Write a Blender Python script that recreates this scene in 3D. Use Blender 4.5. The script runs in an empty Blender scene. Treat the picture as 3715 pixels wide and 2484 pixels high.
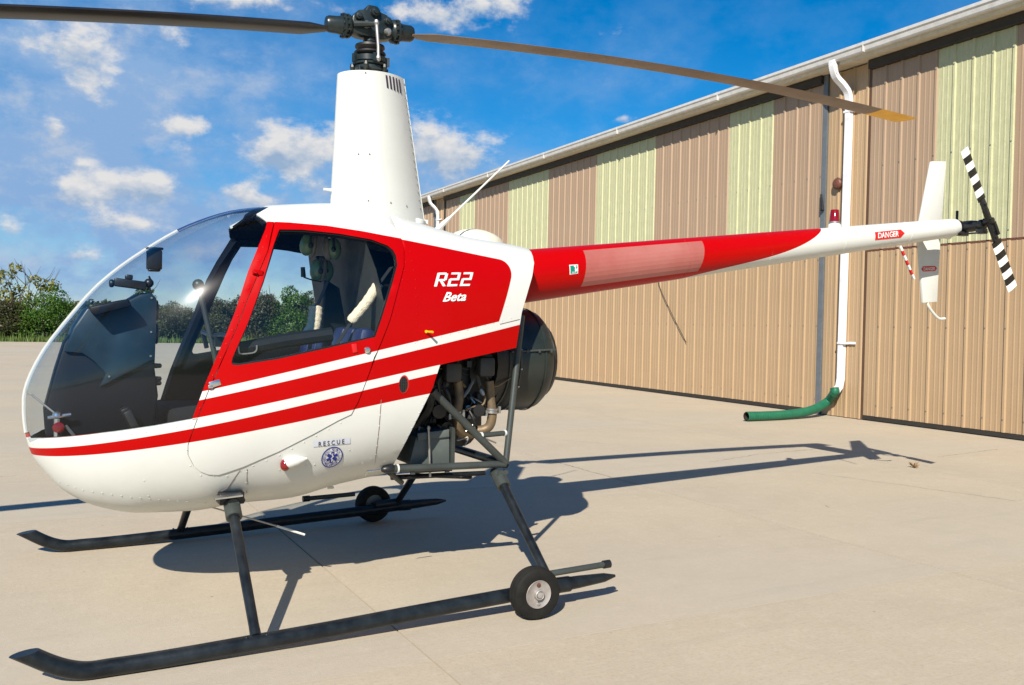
import bpy, bmesh, math, random
from mathutils import Vector, Matrix, noise
from mathutils.geometry import delaunay_2d_cdt
R = math.radians
rnd = random.Random(7)
sc = bpy.context.scene
C = sc.collection

# ------------------------------------------------------------------ camera
cam = bpy.data.cameras.new('camera')
cam.sensor_width = 36.0
cam.lens = 31.7383
cam.clip_end = 3000
cam.clip_start = 0.05
camo = bpy.data.objects.new('camera', cam)
C.objects.link(camo)
camo.matrix_world = Matrix(([0.88182, -0.009, -0.4715, -1.46621],
                            [-0.47115, 0.02651, -0.88166, -4.24379],
                            [0.02043, 0.99961, 0.01914, 1.21853], (0, 0, 0, 1)))
sc.camera = camo

# ------------------------------------------------------------------ sun and sky
SUN_TO = Vector((-0.88, -1.04, 1.0)).normalized()
SUN_EL = math.asin(SUN_TO.z)
SUN_AZ = math.atan2(SUN_TO.x, SUN_TO.y)
sun = bpy.data.lights.new('sun', 'SUN')
sun.energy = 5.0
sun.angle = R(0.5)
sun.color = (1.0, 0.93, 0.82)
suno = bpy.data.objects.new('sun', sun)
C.objects.link(suno)
suno.rotation_euler = (-SUN_TO).to_track_quat('-Z', 'Y').to_euler()
suno.location = (-9, -10, 12)

world = bpy.data.worlds.new('World')
sc.world = world
world.use_nodes = True


def sky_nodes():
    nt = world.node_tree
    N, L = nt.nodes, nt.links
    bg = N['Background']
    bg.inputs[1].default_value = 0.054
    sky = N.new('ShaderNodeTexSky')
    sky.sky_type = 'NISHITA'
    sky.sun_disc = False
    sky.sun_elevation = SUN_EL
    sky.sun_rotation = SUN_AZ % (2 * math.pi)
    sky.air_density = 1.0
    sky.dust_density = 0.0
    sky.ozone_density = 5.0
    hsv = N.new('ShaderNodeHueSaturation')
    hsv.inputs['Saturation'].default_value = 1.55
    hsv.inputs['Value'].default_value = 1.38
    L.new(sky.outputs[0], hsv.inputs['Color'])
    tc = N.new('ShaderNodeTexCoord')
    sep = N.new('ShaderNodeSeparateXYZ')
    L.new(tc.outputs['Generated'], sep.inputs[0])

    def M(op, a, b=None, c=None, clamp=False):
        n = N.new('ShaderNodeMath')
        n.operation = op
        n.use_clamp = clamp
        for i, v in enumerate((a, b, c)):
            if v is None:
                continue
            if isinstance(v, (int, float)):
                n.inputs[i].default_value = v
            else:
                L.new(v, n.inputs[i])
        return n.outputs[0]
    az = M('ARCTAN2', sep.outputs[0], sep.outputs[1])
    el = M('ARCSINE', sep.outputs[2])
    # cloud texture space: azimuth, stretched elevation
    cmb = N.new('ShaderNodeCombineXYZ')
    L.new(az, cmb.inputs[0])
    L.new(M('MULTIPLY', el, 1.5), cmb.inputs[1])

    def noi(scale, detail, rough, off):
        mp = N.new('ShaderNodeMapping')
        mp.inputs['Location'].default_value = off
        L.new(cmb.outputs[0], mp.inputs[0])
        n = N.new('ShaderNodeTexNoise')
        n.inputs['Scale'].default_value = scale
        n.inputs['Detail'].default_value = detail
        n.inputs['Roughness'].default_value = rough
        L.new(mp.outputs[0], n.inputs['Vector'])
        return n.outputs['Fac']
    puff = noi(26.0, 7.0, 0.60, (0.3, 0.1, 0.0))
    lump = noi(64.0, 4.0, 0.6, (1.3, 2.1, 0.4))
    field = noi(5.0, 3.0, 0.5, (2.7, 4.0, 1.0))
    veil = noi(9.0, 5.0, 0.6, (5.1, 0.7, 3.0))
    # single clouds: (azimuth, elevation, half width, half height, density)
    blobs = CLOUDS
    tot = None
    shade = None
    for (a, e, sa, se, amp) in blobs:
        da = M('DIVIDE', M('SUBTRACT', az, a), sa)
        de = M('DIVIDE', M('SUBTRACT', el, e), se)
        g = M('MULTIPLY', M('EXPONENT', M('MULTIPLY', M('ADD', M('MULTIPLY', da, da), M('MULTIPLY', de, de)), -1.0)), amp)
        h = M('MULTIPLY', g, de)
        tot = g if tot is None else M('ADD', tot, g)
        shade = h if shade is None else M('ADD', shade, h)
    # cumulus beyond those: thin scatter kept away from the open blue
    fld = M('MULTIPLY', M('SUBTRACT', field, 0.60, clamp=True), 3.0)
    mask = M('ADD', tot, M('MULTIPLY', fld, 0.6))
    dens = M('ADD', mask, M('MULTIPLY', M('SUBTRACT', puff, 0.5), 2.3))
    dens = M('ADD', dens, M('MULTIPLY', M('SUBTRACT', lump, 0.5), 0.5))
    mr = N.new('ShaderNodeMapRange')
    mr.interpolation_type = 'SMOOTHSTEP'
    mr.inputs['From Min'].default_value = 0.28
    mr.inputs['From Max'].default_value = 1.10
    L.new(dens, mr.inputs['Value'])
    gate = M('MULTIPLY', M('ADD', tot, fld), 5.0, clamp=True)
    fac = M('MULTIPLY', mr.outputs[0], gate)
    # tops white, bases grey blue
    lit = M('ADD', M('MULTIPLY', shade, 0.9), M('ADD', M('MULTIPLY', M('SUBTRACT', puff, 0.5), 2.6), M('ADD', M('MULTIPLY', M('SUBTRACT', lump, 0.5), 0.8), 0.62)), clamp=True)
    cc = N.new('ShaderNodeValToRGB')
    cc.color_ramp.elements[0].color = (3.9, 5.5, 7.8, 1)
    cc.color_ramp.elements[1].color = (9.7, 9.6, 9.6, 1)
    L.new(lit, cc.inputs[0])
    # broad soft haze banks
    hz = None
    for (a, e, sa, se, amp) in HAZE:
        da = M('DIVIDE', M('SUBTRACT', az, a), sa)
        de = M('DIVIDE', M('SUBTRACT', el, e), se)
        g = M('MULTIPLY', M('EXPONENT', M('MULTIPLY', M('ADD', M('MULTIPLY', da, da), M('MULTIPLY', de, de)), -1.0)), amp)
        hz = g if hz is None else M('ADD', hz, g)
    hz = M('MINIMUM', M('MULTIPLY', hz, M('ADD', M('MULTIPLY', M('SUBTRACT', veil, 0.5), 2.2), 0.66), clamp=True), 0.86)
    # faint high haze streaks
    v2 = N.new('ShaderNodeMapRange')
    v2.inputs['From Min'].default_value = 0.45
    v2.inputs['From Max'].default_value = 0.85
    v2.inputs['To Max'].default_value = 0.30
    L.new(veil, v2.inputs['Value'])
    # haze is thicker low down and to the north, as in the photograph
    lowh = N.new('ShaderNodeMapRange')
    lowh.inputs['From Min'].default_value = 0.30
    lowh.inputs['From Max'].default_value = 0.0
    lowh.inputs['To Min'].default_value = 0.0
    lowh.inputs['To Max'].default_value = 0.22
    L.new(el, lowh.inputs['Value'])
    mixv = N.new('ShaderNodeMix')
    mixv.data_type = 'RGBA'
    L.new(M('ADD', hz, M('ADD', v2.outputs[0], lowh.outputs[0]), clamp=True), mixv.inputs['Factor'])
    L.new(hsv.outputs[0], mixv.inputs[6])
    mixv.inputs[7].default_value = (3.2, 5.4, 8.9, 1)
    # torn soft wisps inside the haze
    wis = noi(15.0, 8.0, 0.66, (7.3, 2.2, 5.0))
    wr = N.new('ShaderNodeMapRange')
    wr.interpolation_type = 'SMOOTHSTEP'
    wr.inputs['From Min'].default_value = 0.46
    wr.inputs['From Max'].default_value = 0.74
    L.new(wis, wr.inputs['Value'])
    mw = N.new('ShaderNodeMix')
    mw.data_type = 'RGBA'
    L.new(M('MULTIPLY', M('MULTIPLY', wr.outputs[0], 0.75), M('ADD', hz, 0.03), clamp=True), mw.inputs['Factor'])
    L.new(mixv.outputs[2], mw.inputs[6])
    mw.inputs[7].default_value = (7.2, 7.8, 8.9, 1)
    mix = N.new('ShaderNodeMix')
    mix.data_type = 'RGBA'
    L.new(fac, mix.inputs['Factor'])
    L.new(mw.outputs[2], mix.inputs[6])
    L.new(cc.outputs[0], mix.inputs[7])
    L.new(mix.outputs[2], bg.inputs[0])


CLOUDS = [(0.2585, 0.1851, 0.0491, 0.0248, 1.25), (0.236, 0.1724, 0.028, 0.0129, 0.9), (0.4207, 0.1851, 0.0512, 0.0275, 1.25), (0.3893, 0.2033, 0.024, 0.0209, 0.7), (0.137, 0.1965, 0.0297, 0.012, 1.0), (0.1416, 0.1734, 0.0152, 0.0071, 0.55), (0.0424, 0.26, 0.0274, 0.023, 0.95), (0.0526, 0.2288, 0.0336, 0.0259, 0.55), (0.02, 0.1816, 0.0112, 0.017, 0.9), (0.0696, 0.1336, 0.0435, 0.0168, 1.1), (0.0361, 0.1181, 0.0332, 0.0166, 0.8), (0.1147, 0.1319, 0.0226, 0.017, 1.05), (0.1942, 0.1336, 0.0198, 0.0135, 1.0), (0.2165, 0.1259, 0.015, 0.0083, 0.8), (0.0822, 0.0945, 0.0439, 0.011, 0.95), (0.0445, 0.0606, 0.0187, 0.0099, 0.8), (-0.0185, 0.0823, 0.0141, 0.0115, 0.8), (0.4059, 0.3258, 0.0589, 0.0147, 1.0), (0.4583, 0.3384, 0.0484, 0.0107, 0.9), (0.0456, 0.1507, 0.0114, 0.0069, 0.7), (-0.0054, 0.2687, 0.0339, 0.0267, 0.5), (0.1003, 0.2881, 0.042, 0.0168, 0.75), (0.1804, 0.3246, 0.0746, 0.0112, 0.9), (0.6071, 0.2245, 0.018, 0.0062, 0.8), (0.2139, 0.1484, 0.0131, 0.0062, 0.6), (0.2637, 0.1467, 0.0413, 0.0116, 0.7), (0.184, 0.0717, 0.0298, 0.0084, 0.55), (-0.0033, 0.0432, 0.0255, 0.0068, 0.4), (1.26, 0.33, 0.042, 0.019, 1.0), (1.629, 0.407, 0.035, 0.015, 1.0), (1.76, 0.221, 0.031, 0.018, 1.0), (2.18, 0.154, 0.057, 0.02, 1.0), (2.355, 0.269, 0.04, 0.017, 1.0), (2.707, 0.324, 0.048, 0.014, 1.0), (3.059, 0.36, 0.042, 0.015, 1.0), (-2.956, 0.424, 0.069, 0.021, 1.0), (-2.553, 0.387, 0.045, 0.013, 1.0), (-2.303, 0.269, 0.044, 0.015, 1.0), (-2.052, 0.232, 0.041, 0.016, 1.0), (-1.742, 0.393, 0.053, 0.016, 1.0), (-1.478, 0.226, 0.038, 0.015, 1.0), (-1.13, 0.076, 0.049, 0.017, 1.0), (-0.792, 0.346, 0.058, 0.021, 1.0), (-0.558, 0.314, 0.044, 0.019, 1.0)]
HAZE = [(-0.0044, 0.1645, 0.1913, 0.1042, 1.0), (0.1027, 0.0878, 0.2885, 0.0744, 0.85), (-0.0055, 0.2803, 0.1517, 0.0644, 0.8), (0.4287, 0.1443, 0.1826, 0.0557, 0.7), (0.1992, 0.2403, 0.137, 0.0965, 0.55), (0.5464, 0.2658, 0.1418, 0.0352, 0.25), (1.4, 0.18, 0.3, 0.14, 0.3), (2.15, 0.18, 0.3, 0.14, 0.3), (2.9, 0.18, 0.3, 0.14, 0.3), (-2.633, 0.18, 0.3, 0.14, 0.3), (-1.883, 0.18, 0.3, 0.14, 0.3), (-1.133, 0.18, 0.3, 0.14, 0.3), (-0.383, 0.18, 0.3, 0.14, 0.3)]
sky_nodes()
sc.view_settings.view_transform = 'Standard'
sc.view_settings.look = 'None'
sc.view_settings.exposure = 0.56
sc.view_settings.gamma = 1.0
sc.view_settings.use_curve_mapping = False
sc.cycles.max_bounces = 10
sc.cycles.transparent_max_bounces = 24
sc.cycles.caustics_reflective = False
sc.cycles.caustics_refractive = False


# ------------------------------------------------------------------ materials
def nodes_of(name):
    m = bpy.data.materials.new(name)
    m.use_nodes = True
    nt = m.node_tree
    return m, nt, nt.nodes, nt.links, nt.nodes['Principled BSDF']


def mth(nt, op, a, b=None, c=None, clamp=False):
    n = nt.nodes.new('ShaderNodeMath')
    n.operation = op
    n.use_clamp = clamp
    for i, v in enumerate((a, b, c)):
        if v is None:
            continue
        if isinstance(v, (int, float)):
            n.inputs[i].default_value = v
        else:
            nt.links.new(v, n.inputs[i])
    return n.outputs[0]


def noise_tex(nt, vec, scale, detail=4, rough=0.55):
    n = nt.nodes.new('ShaderNodeTexNoise')
    n.inputs['Scale'].default_value = scale
    n.inputs['Detail'].default_value = detail
    n.inputs['Roughness'].default_value = rough
    nt.links.new(vec, n.inputs['Vector'])
    return n.outputs['Fac']


def mixc(nt, fac, a, b, blend='MIX'):
    n = nt.nodes.new('ShaderNodeMix')
    n.data_type = 'RGBA'
    n.blend_type = blend
    for sock, v in ((n.inputs['Factor'], fac), (n.inputs[6], a), (n.inputs[7], b)):
        if isinstance(v, (int, float)):
            sock.default_value = v
        elif isinstance(v, tuple):
            sock.default_value = (*v[:3], 1)
        else:
            nt.links.new(v, sock)
    return n.outputs[2]


def ramp(nt, fac, lo, hi):
    n = nt.nodes.new('ShaderNodeMapRange')
    n.inputs['From Min'].default_value = lo
    n.inputs['From Max'].default_value = hi
    nt.links.new(fac, n.inputs['Value'])
    return n.outputs[0]


def mat(name, col, rough=0.5, metal=0.0, col2=None, scale=8.0, amt=1.0, bump=0.0, bscale=60.0, coat=0.0, spec=0.5):
    m, nt, N, L, b = nodes_of(name)
    tc = N.new('ShaderNodeTexCoord')
    v = tc.outputs['Object']
    if col2 is None:
        col2 = tuple(c * 0.8 for c in col)
    f = noise_tex(nt, v, scale, 5, 0.6)
    L.new(mixc(nt, mth(nt, 'MULTIPLY', ramp(nt, f, 0.35, 0.7), amt), col, col2), b.inputs['Base Color'])
    b.inputs['Metallic'].default_value = metal
    L.new(mth(nt, 'ADD', mth(nt, 'MULTIPLY', f, 0.16), rough - 0.08), b.inputs['Roughness'])
    b.inputs['Specular IOR Level'].default_value = spec
    if coat:
        b.inputs['Coat Weight'].default_value = coat
        b.inputs['Coat Roughness'].default_value = 0.06
    if bump:
        bp = N.new('ShaderNodeBump')
        bp.inputs['Strength'].default_value = bump
        bp.inputs['Distance'].default_value = 0.004
        L.new(noise_tex(nt, v, bscale, 3), bp.inputs['Height'])
        L.new(bp.outputs[0], b.inputs['Normal'])
    return m


RED = (0.395, 0.0002, 0.0004)
WHITE = (0.635, 0.645, 0.605)


def paint(name, mode):
    """White and red livery; the stripes are curves z = f(x) along the fuselage."""
    m, nt, N, L, b = nodes_of(name)
    tc = N.new('ShaderNodeTexCoord')
    v = tc.outputs['Object']
    sp = N.new('ShaderNodeSeparateXYZ')
    L.new(v, sp.inputs[0])
    X, Z = sp.outputs[0], sp.outputs[2]

    def curve(cs):
        o = None
        for c in cs:
            o = c if o is None else mth(nt, 'ADD', mth(nt, 'MULTIPLY', o, X), c)
        return o

    def above(cs):      # 1 when z is above the curve
        return mth(nt, 'MULTIPLY', mth(nt, 'SUBTRACT', Z, curve(cs)), 900.0, clamp=True)
    if mode == 'white':
        red = None
    elif mode == 'boom':
        # red flash on the boom, running out to a point near the beacon
        top = mth(nt, 'SUBTRACT', Z, curve(BOOM_EDGE))
        red = mth(nt, 'MULTIPLY', top, 900.0, clamp=True)
        red = mth(nt, 'MULTIPLY', red, mth(nt, 'MULTIPLY', mth(nt, 'SUBTRACT', 3.06, X), 900.0, clamp=True))
    else:
        a1, a2, a3, a4, a5 = (above(e) for e in STRIPES)
        s1 = a1
        s2 = mth(nt, 'MULTIPLY', a3, mth(nt, 'SUBTRACT', 1.0, a2))
        s3 = mth(nt, 'MULTIPLY', a5, mth(nt, 'SUBTRACT', 1.0, a4))
        if mode == 'cowl':
            d1 = mth(nt, 'SUBTRACT', curve(COWL_TOP), Z)
            d2 = mth(nt, 'SUBTRACT', mth(nt, 'ADD', mth(nt, 'MULTIPLY', Z, COWL_REAR[0]), COWL_REAR[1]), X)
            # rounded corner: where both distances are small use a circle of radius r
            r = 0.085
            q1 = mth(nt, 'MAXIMUM', mth(nt, 'SUBTRACT', r, d1), 0.0)
            q2 = mth(nt, 'MAXIMUM', mth(nt, 'SUBTRACT', r, d2), 0.0)
            ln = mth(nt, 'SQRT', mth(nt, 'ADD', mth(nt, 'MULTIPLY', q1, q1), mth(nt, 'MULTIPLY', q2, q2)))
            s1 = mth(nt, 'MULTIPLY', s1, mth(nt, 'MULTIPLY', mth(nt, 'SUBTRACT', r, ln), 900.0, clamp=True))
        red = mth(nt, 'ADD', s1, mth(nt, 'ADD', s2, s3), clamp=True)
    f = noise_tex(nt, v, 3.0, 5, 0.6)
    wcol = mixc(nt, ramp(nt, f, 0.35, 0.75), WHITE, tuple(c * 0.93 for c in WHITE))
    col = wcol if red is None else mixc(nt, red, wcol, RED)
    L.new(col, b.inputs['Base Color'])
    L.new(mth(nt, 'ADD', mth(nt, 'MULTIPLY', f, 0.12), 0.30), b.inputs['Roughness'])
    b.inputs['Coat Weight'].default_value = 0.07
    b.inputs['Specular IOR Level'].default_value = 0.12
    b.inputs['Coat Roughness'].default_value = 0.08
    bp = N.new('ShaderNodeBump')
    bp.inputs['Strength'].default_value = 0.12
    bp.inputs['Distance'].default_value = 0.01
    L.new(noise_tex(nt, v, 7.0, 2), bp.inputs['Height'])
    L.new(bp.outputs[0], b.inputs['Normal'])
    return m


STRIPES = [[-0.01093, 0.22502, 1.13095],
           [-0.00542, 0.22236, 1.09164],
           [-0.01917, -0.0294, 0.1959, 1.00562],
           [-0.02497, -0.03825, 0.19896, 0.96964],
           [-0.03381, -0.05076, 0.16618, 0.88949]]
COWL_TOP = [-0.11717, 1.58941]
COWL_REAR = [0.38272, -0.00346]
BOOM_EDGE = [0.08961, -0.65883, 1.71648, -1.56454, 1.63724]


def glass(name, tint, rough=0.0, mixf=1.0):
    m = bpy.data.materials.new(name)
    m.use_nodes = True
    nt = m.node_tree
    N, L = nt.nodes, nt.links
    N.remove(N['Principled BSDF'])
    out = N['Material Output']
    tr = N.new('ShaderNodeBsdfTransparent')
    tr.inputs[0].default_value = (*tint, 1)
    gl = N.new('ShaderNodeBsdfGlossy')
    gl.inputs['Roughness'].default_value = rough
    g2 = N.new('ShaderNodeBsdfGlossy')
    g2.inputs['Roughness'].default_value = 0.19
    gm = N.new('ShaderNodeMixShader')
    gm.inputs[0].default_value = 0.16
    L.new(gl.outputs[0], gm.inputs[1])
    L.new(g2.outputs[0], gm.inputs[2])
    lw = N.new('ShaderNodeLayerWeight')
    lw.inputs['Blend'].default_value = 0.5
    fac = mth(nt, 'ADD', mth(nt, 'MULTIPLY', mth(nt, 'POWER', lw.outputs['Facing'], 5.0), 0.85), mixf)
    tc = N.new('ShaderNodeTexCoord')
    f = noise_tex(nt, tc.outputs['Object'], 2.5, 3)
    bp = N.new('ShaderNodeBump')
    bp.inputs['Strength'].default_value = 0.05
    bp.inputs['Distance'].default_value = 0.02
    L.new(f, bp.inputs['Height'])
    L.new(bp.outputs[0], gl.inputs['Normal'])
    mx = N.new('ShaderNodeMixShader')
    L.new(fac, mx.inputs[0])
    L.new(tr.outputs[0], mx.inputs[1])
    L.new(gm.outputs[0], mx.inputs[2])
    L.new(mx.outputs[0], out.inputs[0])
    return m


def concrete():
    m, nt, N, L, b = nodes_of('concrete')
    tc = N.new('ShaderNodeTexCoord')
    v = tc.outputs['Object']
    big = noise_tex(nt, v, 0.45, 6, 0.65)
    mid = noise_tex(nt, v, 3.2, 6, 0.62)
    fine = noise_tex(nt, v, 60.0, 6, 0.8)
    spots = noise_tex(nt, v, 18.0, 5, 0.7)
    mp = N.new('ShaderNodeMapping')
    mp.inputs['Scale'].default_value = (1.0, 14.0, 1.0)
    L.new(v, mp.inputs[0])
    broom = noise_tex(nt, mp.outputs[0], 9.0, 4, 0.6)
    col = mixc(nt, ramp(nt, big, 0.32, 0.72), (0.490, 0.418, 0.308), (0.395, 0.338, 0.255))
    col = mixc(nt, mth(nt, 'MULTIPLY', ramp(nt, mid, 0.42, 0.75), 0.55), col, (0.505, 0.438, 0.332))
    col = mixc(nt, mth(nt, 'MULTIPLY', ramp(nt, broom, 0.45, 0.8), 0.30), col, (0.36, 0.305, 0.235))
    col = mixc(nt, mth(nt, 'MULTIPLY', ramp(nt, fine, 0.50, 0.72), 0.55), col, (0.28, 0.228, 0.178))
    col = mixc(nt, mth(nt, 'MULTIPLY', ramp(nt, spots, 0.52, 0.80), 0.45), col, (0.57, 0.505, 0.40))
    grey = noise_tex(nt, v, 0.22, 3, 0.5)
    col = mixc(nt, mth(nt, 'MULTIPLY', ramp(nt, grey, 0.48, 0.70), 0.6), col, (0.455, 0.41, 0.33))
    # sparse dark specks and old drips
    vo = N.new('ShaderNodeTexVoronoi')
    vo.inputs['Scale'].default_value = 5.0
    L.new(v, vo.inputs['Vector'])
    spk = mth(nt, 'MULTIPLY', mth(nt, 'SUBTRACT', 0.045, vo.outputs['Distance']), 40.0, clamp=True)
    spk = mth(nt, 'MULTIPLY', spk, ramp(nt, mid, 0.50, 0.56))
    col = mixc(nt, mth(nt, 'MULTIPLY', spk, 0.6), col, (0.16, 0.12, 0.09))
    vo2 = N.new('ShaderNodeTexVoronoi')
    vo2.inputs['Scale'].default_value = 0.55
    L.new(v, vo2.inputs['Vector'])
    st = mth(nt, 'MULTIPLY', mth(nt, 'SUBTRACT', mth(nt, 'ADD', 0.10, mth(nt, 'MULTIPLY', mth(nt, 'SUBTRACT', mid, 0.5), 0.35)), vo2.outputs['Distance']), 9.0, clamp=True)
    col = mixc(nt, mth(nt, 'MULTIPLY', st, 0.28), col, (0.20, 0.165, 0.125))
    mp2 = N.new('ShaderNodeMapping')
    mp2.inputs['Scale'].default_value = (0.35, 5.0, 1.0)
    mp2.inputs['Rotation'].default_value = (0, 0, 0.16)
    L.new(v, mp2.inputs[0])
    sm = noise_tex(nt, mp2.outputs[0], 1.3, 5, 0.6)
    col = mixc(nt, mth(nt, 'MULTIPLY', ramp(nt, sm, 0.56, 0.78), 0.32), col, (0.31, 0.275, 0.215))
    L.new(col, b.inputs['Base Color'])
    b.inputs['Roughness'].default_value = 0.85
    b.inputs['Specular IOR Level'].default_value = 0.25
    bp = N.new('ShaderNodeBump')
    bp.inputs['Strength'].default_value = 0.35
    bp.inputs['Distance'].default_value = 0.004
    L.new(mth(nt, 'ADD', fine, mth(nt, 'MULTIPLY', broom, 0.8)), bp.inputs['Height'])
    L.new(bp.outputs[0], b.inputs['Normal'])
    return m


def banded(name, c1, c2, period, axis, phase=0.0, rough=0.4, start=-1e9, end=1e9):
    """Painted bands along one object axis."""
    m, nt, N, L, b = nodes_of(name)
    tc = N.new('ShaderNodeTexCoord')
    sp = N.new('ShaderNodeSeparateXYZ')
    L.new(tc.outputs['Object'], sp.inputs[0])
    a = mth(nt, 'ABSOLUTE', sp.outputs[axis])
    w = mth(nt, 'FRACT', mth(nt, 'DIVIDE', mth(nt, 'ADD', a, phase), period))
    s = mth(nt, 'GREATER_THAN', w, 0.5)
    s = mth(nt, 'MULTIPLY', s, mth(nt, 'GREATER_THAN', a, start))
    s = mth(nt, 'MULTIPLY', s, mth(nt, 'LESS_THAN', a, end))
    L.new(mixc(nt, s, c1, c2), b.inputs['Base Color'])
    b.inputs['Roughness'].default_value = rough
    return m


def leaf_mat(name, c1, c2, trans=0.35):
    m, nt, N, L, b = nodes_of(name)
    g = N.new('ShaderNodeNewGeometry')
    oi = N.new('ShaderNodeObjectInfo')
    tc = N.new('ShaderNodeTexCoord')
    f = noise_tex(nt, tc.outputs['Object'], 1.6, 3)
    rn = mth(nt, 'ADD', mth(nt, 'MULTIPLY', g.outputs['Random Per Island'], 0.6), mth(nt, 'MULTIPLY', ramp(nt, f, 0.35, 0.65), 0.5), clamp=True)
    col = mixc(nt, rn, c1, c2)
    hs = N.new('ShaderNodeHueSaturation')
    L.new(mth(nt, 'ADD', mth(nt, 'MULTIPLY', oi.outputs['Random'], 0.05), 0.475), hs.inputs['Hue'])
    L.new(mth(nt, 'ADD', mth(nt, 'MULTIPLY', oi.outputs['Random'], 0.4), 0.8), hs.inputs['Value'])
    L.new(col, hs.inputs['Color'])
    L.new(hs.outputs[0], b.inputs['Base Color'])
    b.inputs['Roughness'].default_value = 0.5
    tl = N.new('ShaderNodeBsdfTranslucent')
    L.new(hs.outputs[0], tl.inputs[0])
    mx = N.new('ShaderNodeMixShader')
    mx.inputs[0].default_value = trans
    L.new(b.outputs[0], mx.inputs[1])
    L.new(tl.outputs[0], mx.inputs[2])
    L.new(mx.outputs[0], N['Material Output'].inputs[0])
    return m


def translucent_panel():
    m, nt, N, L, b = nodes_of('fibreglass')
    tc = N.new('ShaderNodeTexCoord')
    v = tc.outputs['Object']
    mp = N.new('ShaderNodeMapping')
    mp.inputs['Scale'].default_value = (9.0, 9.0, 2.4)
    L.new(v, mp.inputs[0])
    f = noise_tex(nt, mp.outputs[0], 2.6, 6, 0.75)
    g = noise_tex(nt, v, 55.0, 3, 0.7)
    col = mixc(nt, ramp(nt, f, 0.35, 0.68), (0.48, 0.475, 0.285), (0.38, 0.385, 0.222))
    col = mixc(nt, mth(nt, 'MULTIPLY', ramp(nt, g, 0.60, 0.72), 0.7), col, (0.68, 0.68, 0.48))
    L.new(col, b.inputs['Base Color'])
    b.inputs['Roughness'].default_value = 0.45
    return m


M = {}
M['white'] = paint('white_paint', 'white')
M['body'] = paint('livery_body', 'body')
M['cowl'] = paint('livery_cowl', 'cowl')
M['boom'] = paint('livery_boom', 'boom')
M['trim'] = mat('cabin_trim', (0.005, 0.007, 0.013), 0.7, spec=0.2)
M['stripblue'] = mat('strip_inside_blue', (0.016, 0.055, 0.19), 0.4)
M['panelblack'] = mat('crackle_black', (0.004, 0.007, 0.013), 0.5, spec=0.3)
M['podsheen'] = mat('pod_sheen', (0.007, 0.020, 0.032), 0.38, col2=(0.012, 0.034, 0.052), scale=6, spec=0.4)  # blue reflection over the pod is painted into its teal colour
M['carpet'] = mat('carpet', (0.005, 0.005, 0.005), 0.95, bump=0.4, bscale=200)
M['bulkhead'] = mat('bulkhead_grey', (0.035, 0.040, 0.036), 0.6)
M['seatblue'] = mat('blue_leather', (0.012, 0.022, 0.085), 0.42, bump=0.15, bscale=120)
M['fleece'] = mat('sheepskin', (0.78, 0.68, 0.50), 0.95, bump=1.0, bscale=130, col2=(0.66, 0.56, 0.40), scale=60)
M['belt'] = mat('belt_webbing', (0.02, 0.022, 0.026), 0.7)
M['glass'] = glass('bubble_glass', (0.84, 0.89, 0.93), 0.05, 0.040)
M['pane'] = glass('door_glass', (0.92, 0.945, 0.955), 0.05, 0.036)
M['black'] = mat('satin_black', (0.012, 0.013, 0.014), 0.38)
M['gear'] = mat('gear_paint', (0.004, 0.006, 0.008), 0.36, col2=(0.016, 0.021, 0.025), scale=14, bump=0.15, bscale=50, spec=0.35)
M['frame'] = mat('frame_grey_green', (0.048, 0.057, 0.053), 0.42, col2=(0.032, 0.037, 0.034), scale=10)
M['rubber'] = mat('tyre_rubber', (0.009, 0.009, 0.008), 0.8, col2=(0.018, 0.017, 0.014), scale=18, bump=0.3, spec=0.2)
M['alloy'] = mat('wheel_alloy', (0.37, 0.35, 0.33), 0.48, 0.30, col2=(0.24, 0.19, 0.155), scale=26, amt=0.7)
M['chrome'] = mat('bright_metal', (0.72, 0.71, 0.69), 0.22, 0.95)
M['steel'] = mat('dull_steel', (0.42, 0.41, 0.39), 0.42, 0.8)
M['hub'] = mat('hub_green_black', (0.010, 0.017, 0.018), 0.33, col2=(0.022, 0.030, 0.029), scale=20)
M['boot'] = mat('rubber_boot', (0.010, 0.010, 0.011), 0.5)
M['bladeshade'] = mat('blade_shade', (0.009, 0.008, 0.007), 0.42, col2=(0.022, 0.018, 0.014), scale=5)  # same blade paint, with the dark shaded underside put into the colour
M['bladebounce'] = mat('blade_bounce', (0.21, 0.15, 0.10), 0.45, col2=(0.15, 0.105, 0.072), scale=5)  # warm light bounced off the concrete is painted into this blade's colour
M['yellow'] = mat('tip_yellow', (0.90, 0.46, 0.01), 0.45)
M['exhaust'] = mat('exhaust_pipe', (0.24, 0.17, 0.085), 0.55, 0.4, col2=(0.13, 0.10, 0.075), scale=16)
M['engine'] = mat('engine_dark', (0.010, 0.010, 0.010), 0.5, col2=(0.022, 0.022, 0.02))
M['rocker'] = mat('rocker_cover', (0.050, 0.052, 0.052), 0.5)
M['shroud'] = mat('fan_shroud', (0.010, 0.014, 0.012), 0.36, col2=(0.024, 0.031, 0.027), scale=5)
M['box'] = mat('battery_box', (0.085, 0.105, 0.098), 0.5, col2=(0.12, 0.135, 0.125), scale=9)
M['redlens'] = mat('red_lens', (0.20, 0.002, 0.003), 0.12, coat=0.8)
M['headset'] = mat('headset_green', (0.15, 0.27, 0.14), 0.25, coat=0.4)
M['earseal'] = mat('ear_seal', (0.22, 0.20, 0.16), 0.6)
M['decalred'] = mat('decal_red', (0.62, 0.012, 0.014), 0.35)
M['decalwhite'] = mat('decal_white', (0.82, 0.82, 0.80), 0.35)
M['decalblue'] = mat('decal_blue', (0.015, 0.030, 0.26), 0.35)
M['decalpale'] = mat('decal_pale_blue', (0.60, 0.63, 0.70), 0.4)
M['decaldark'] = mat('decal_dark', (0.035, 0.022, 0.03), 0.4)
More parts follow.
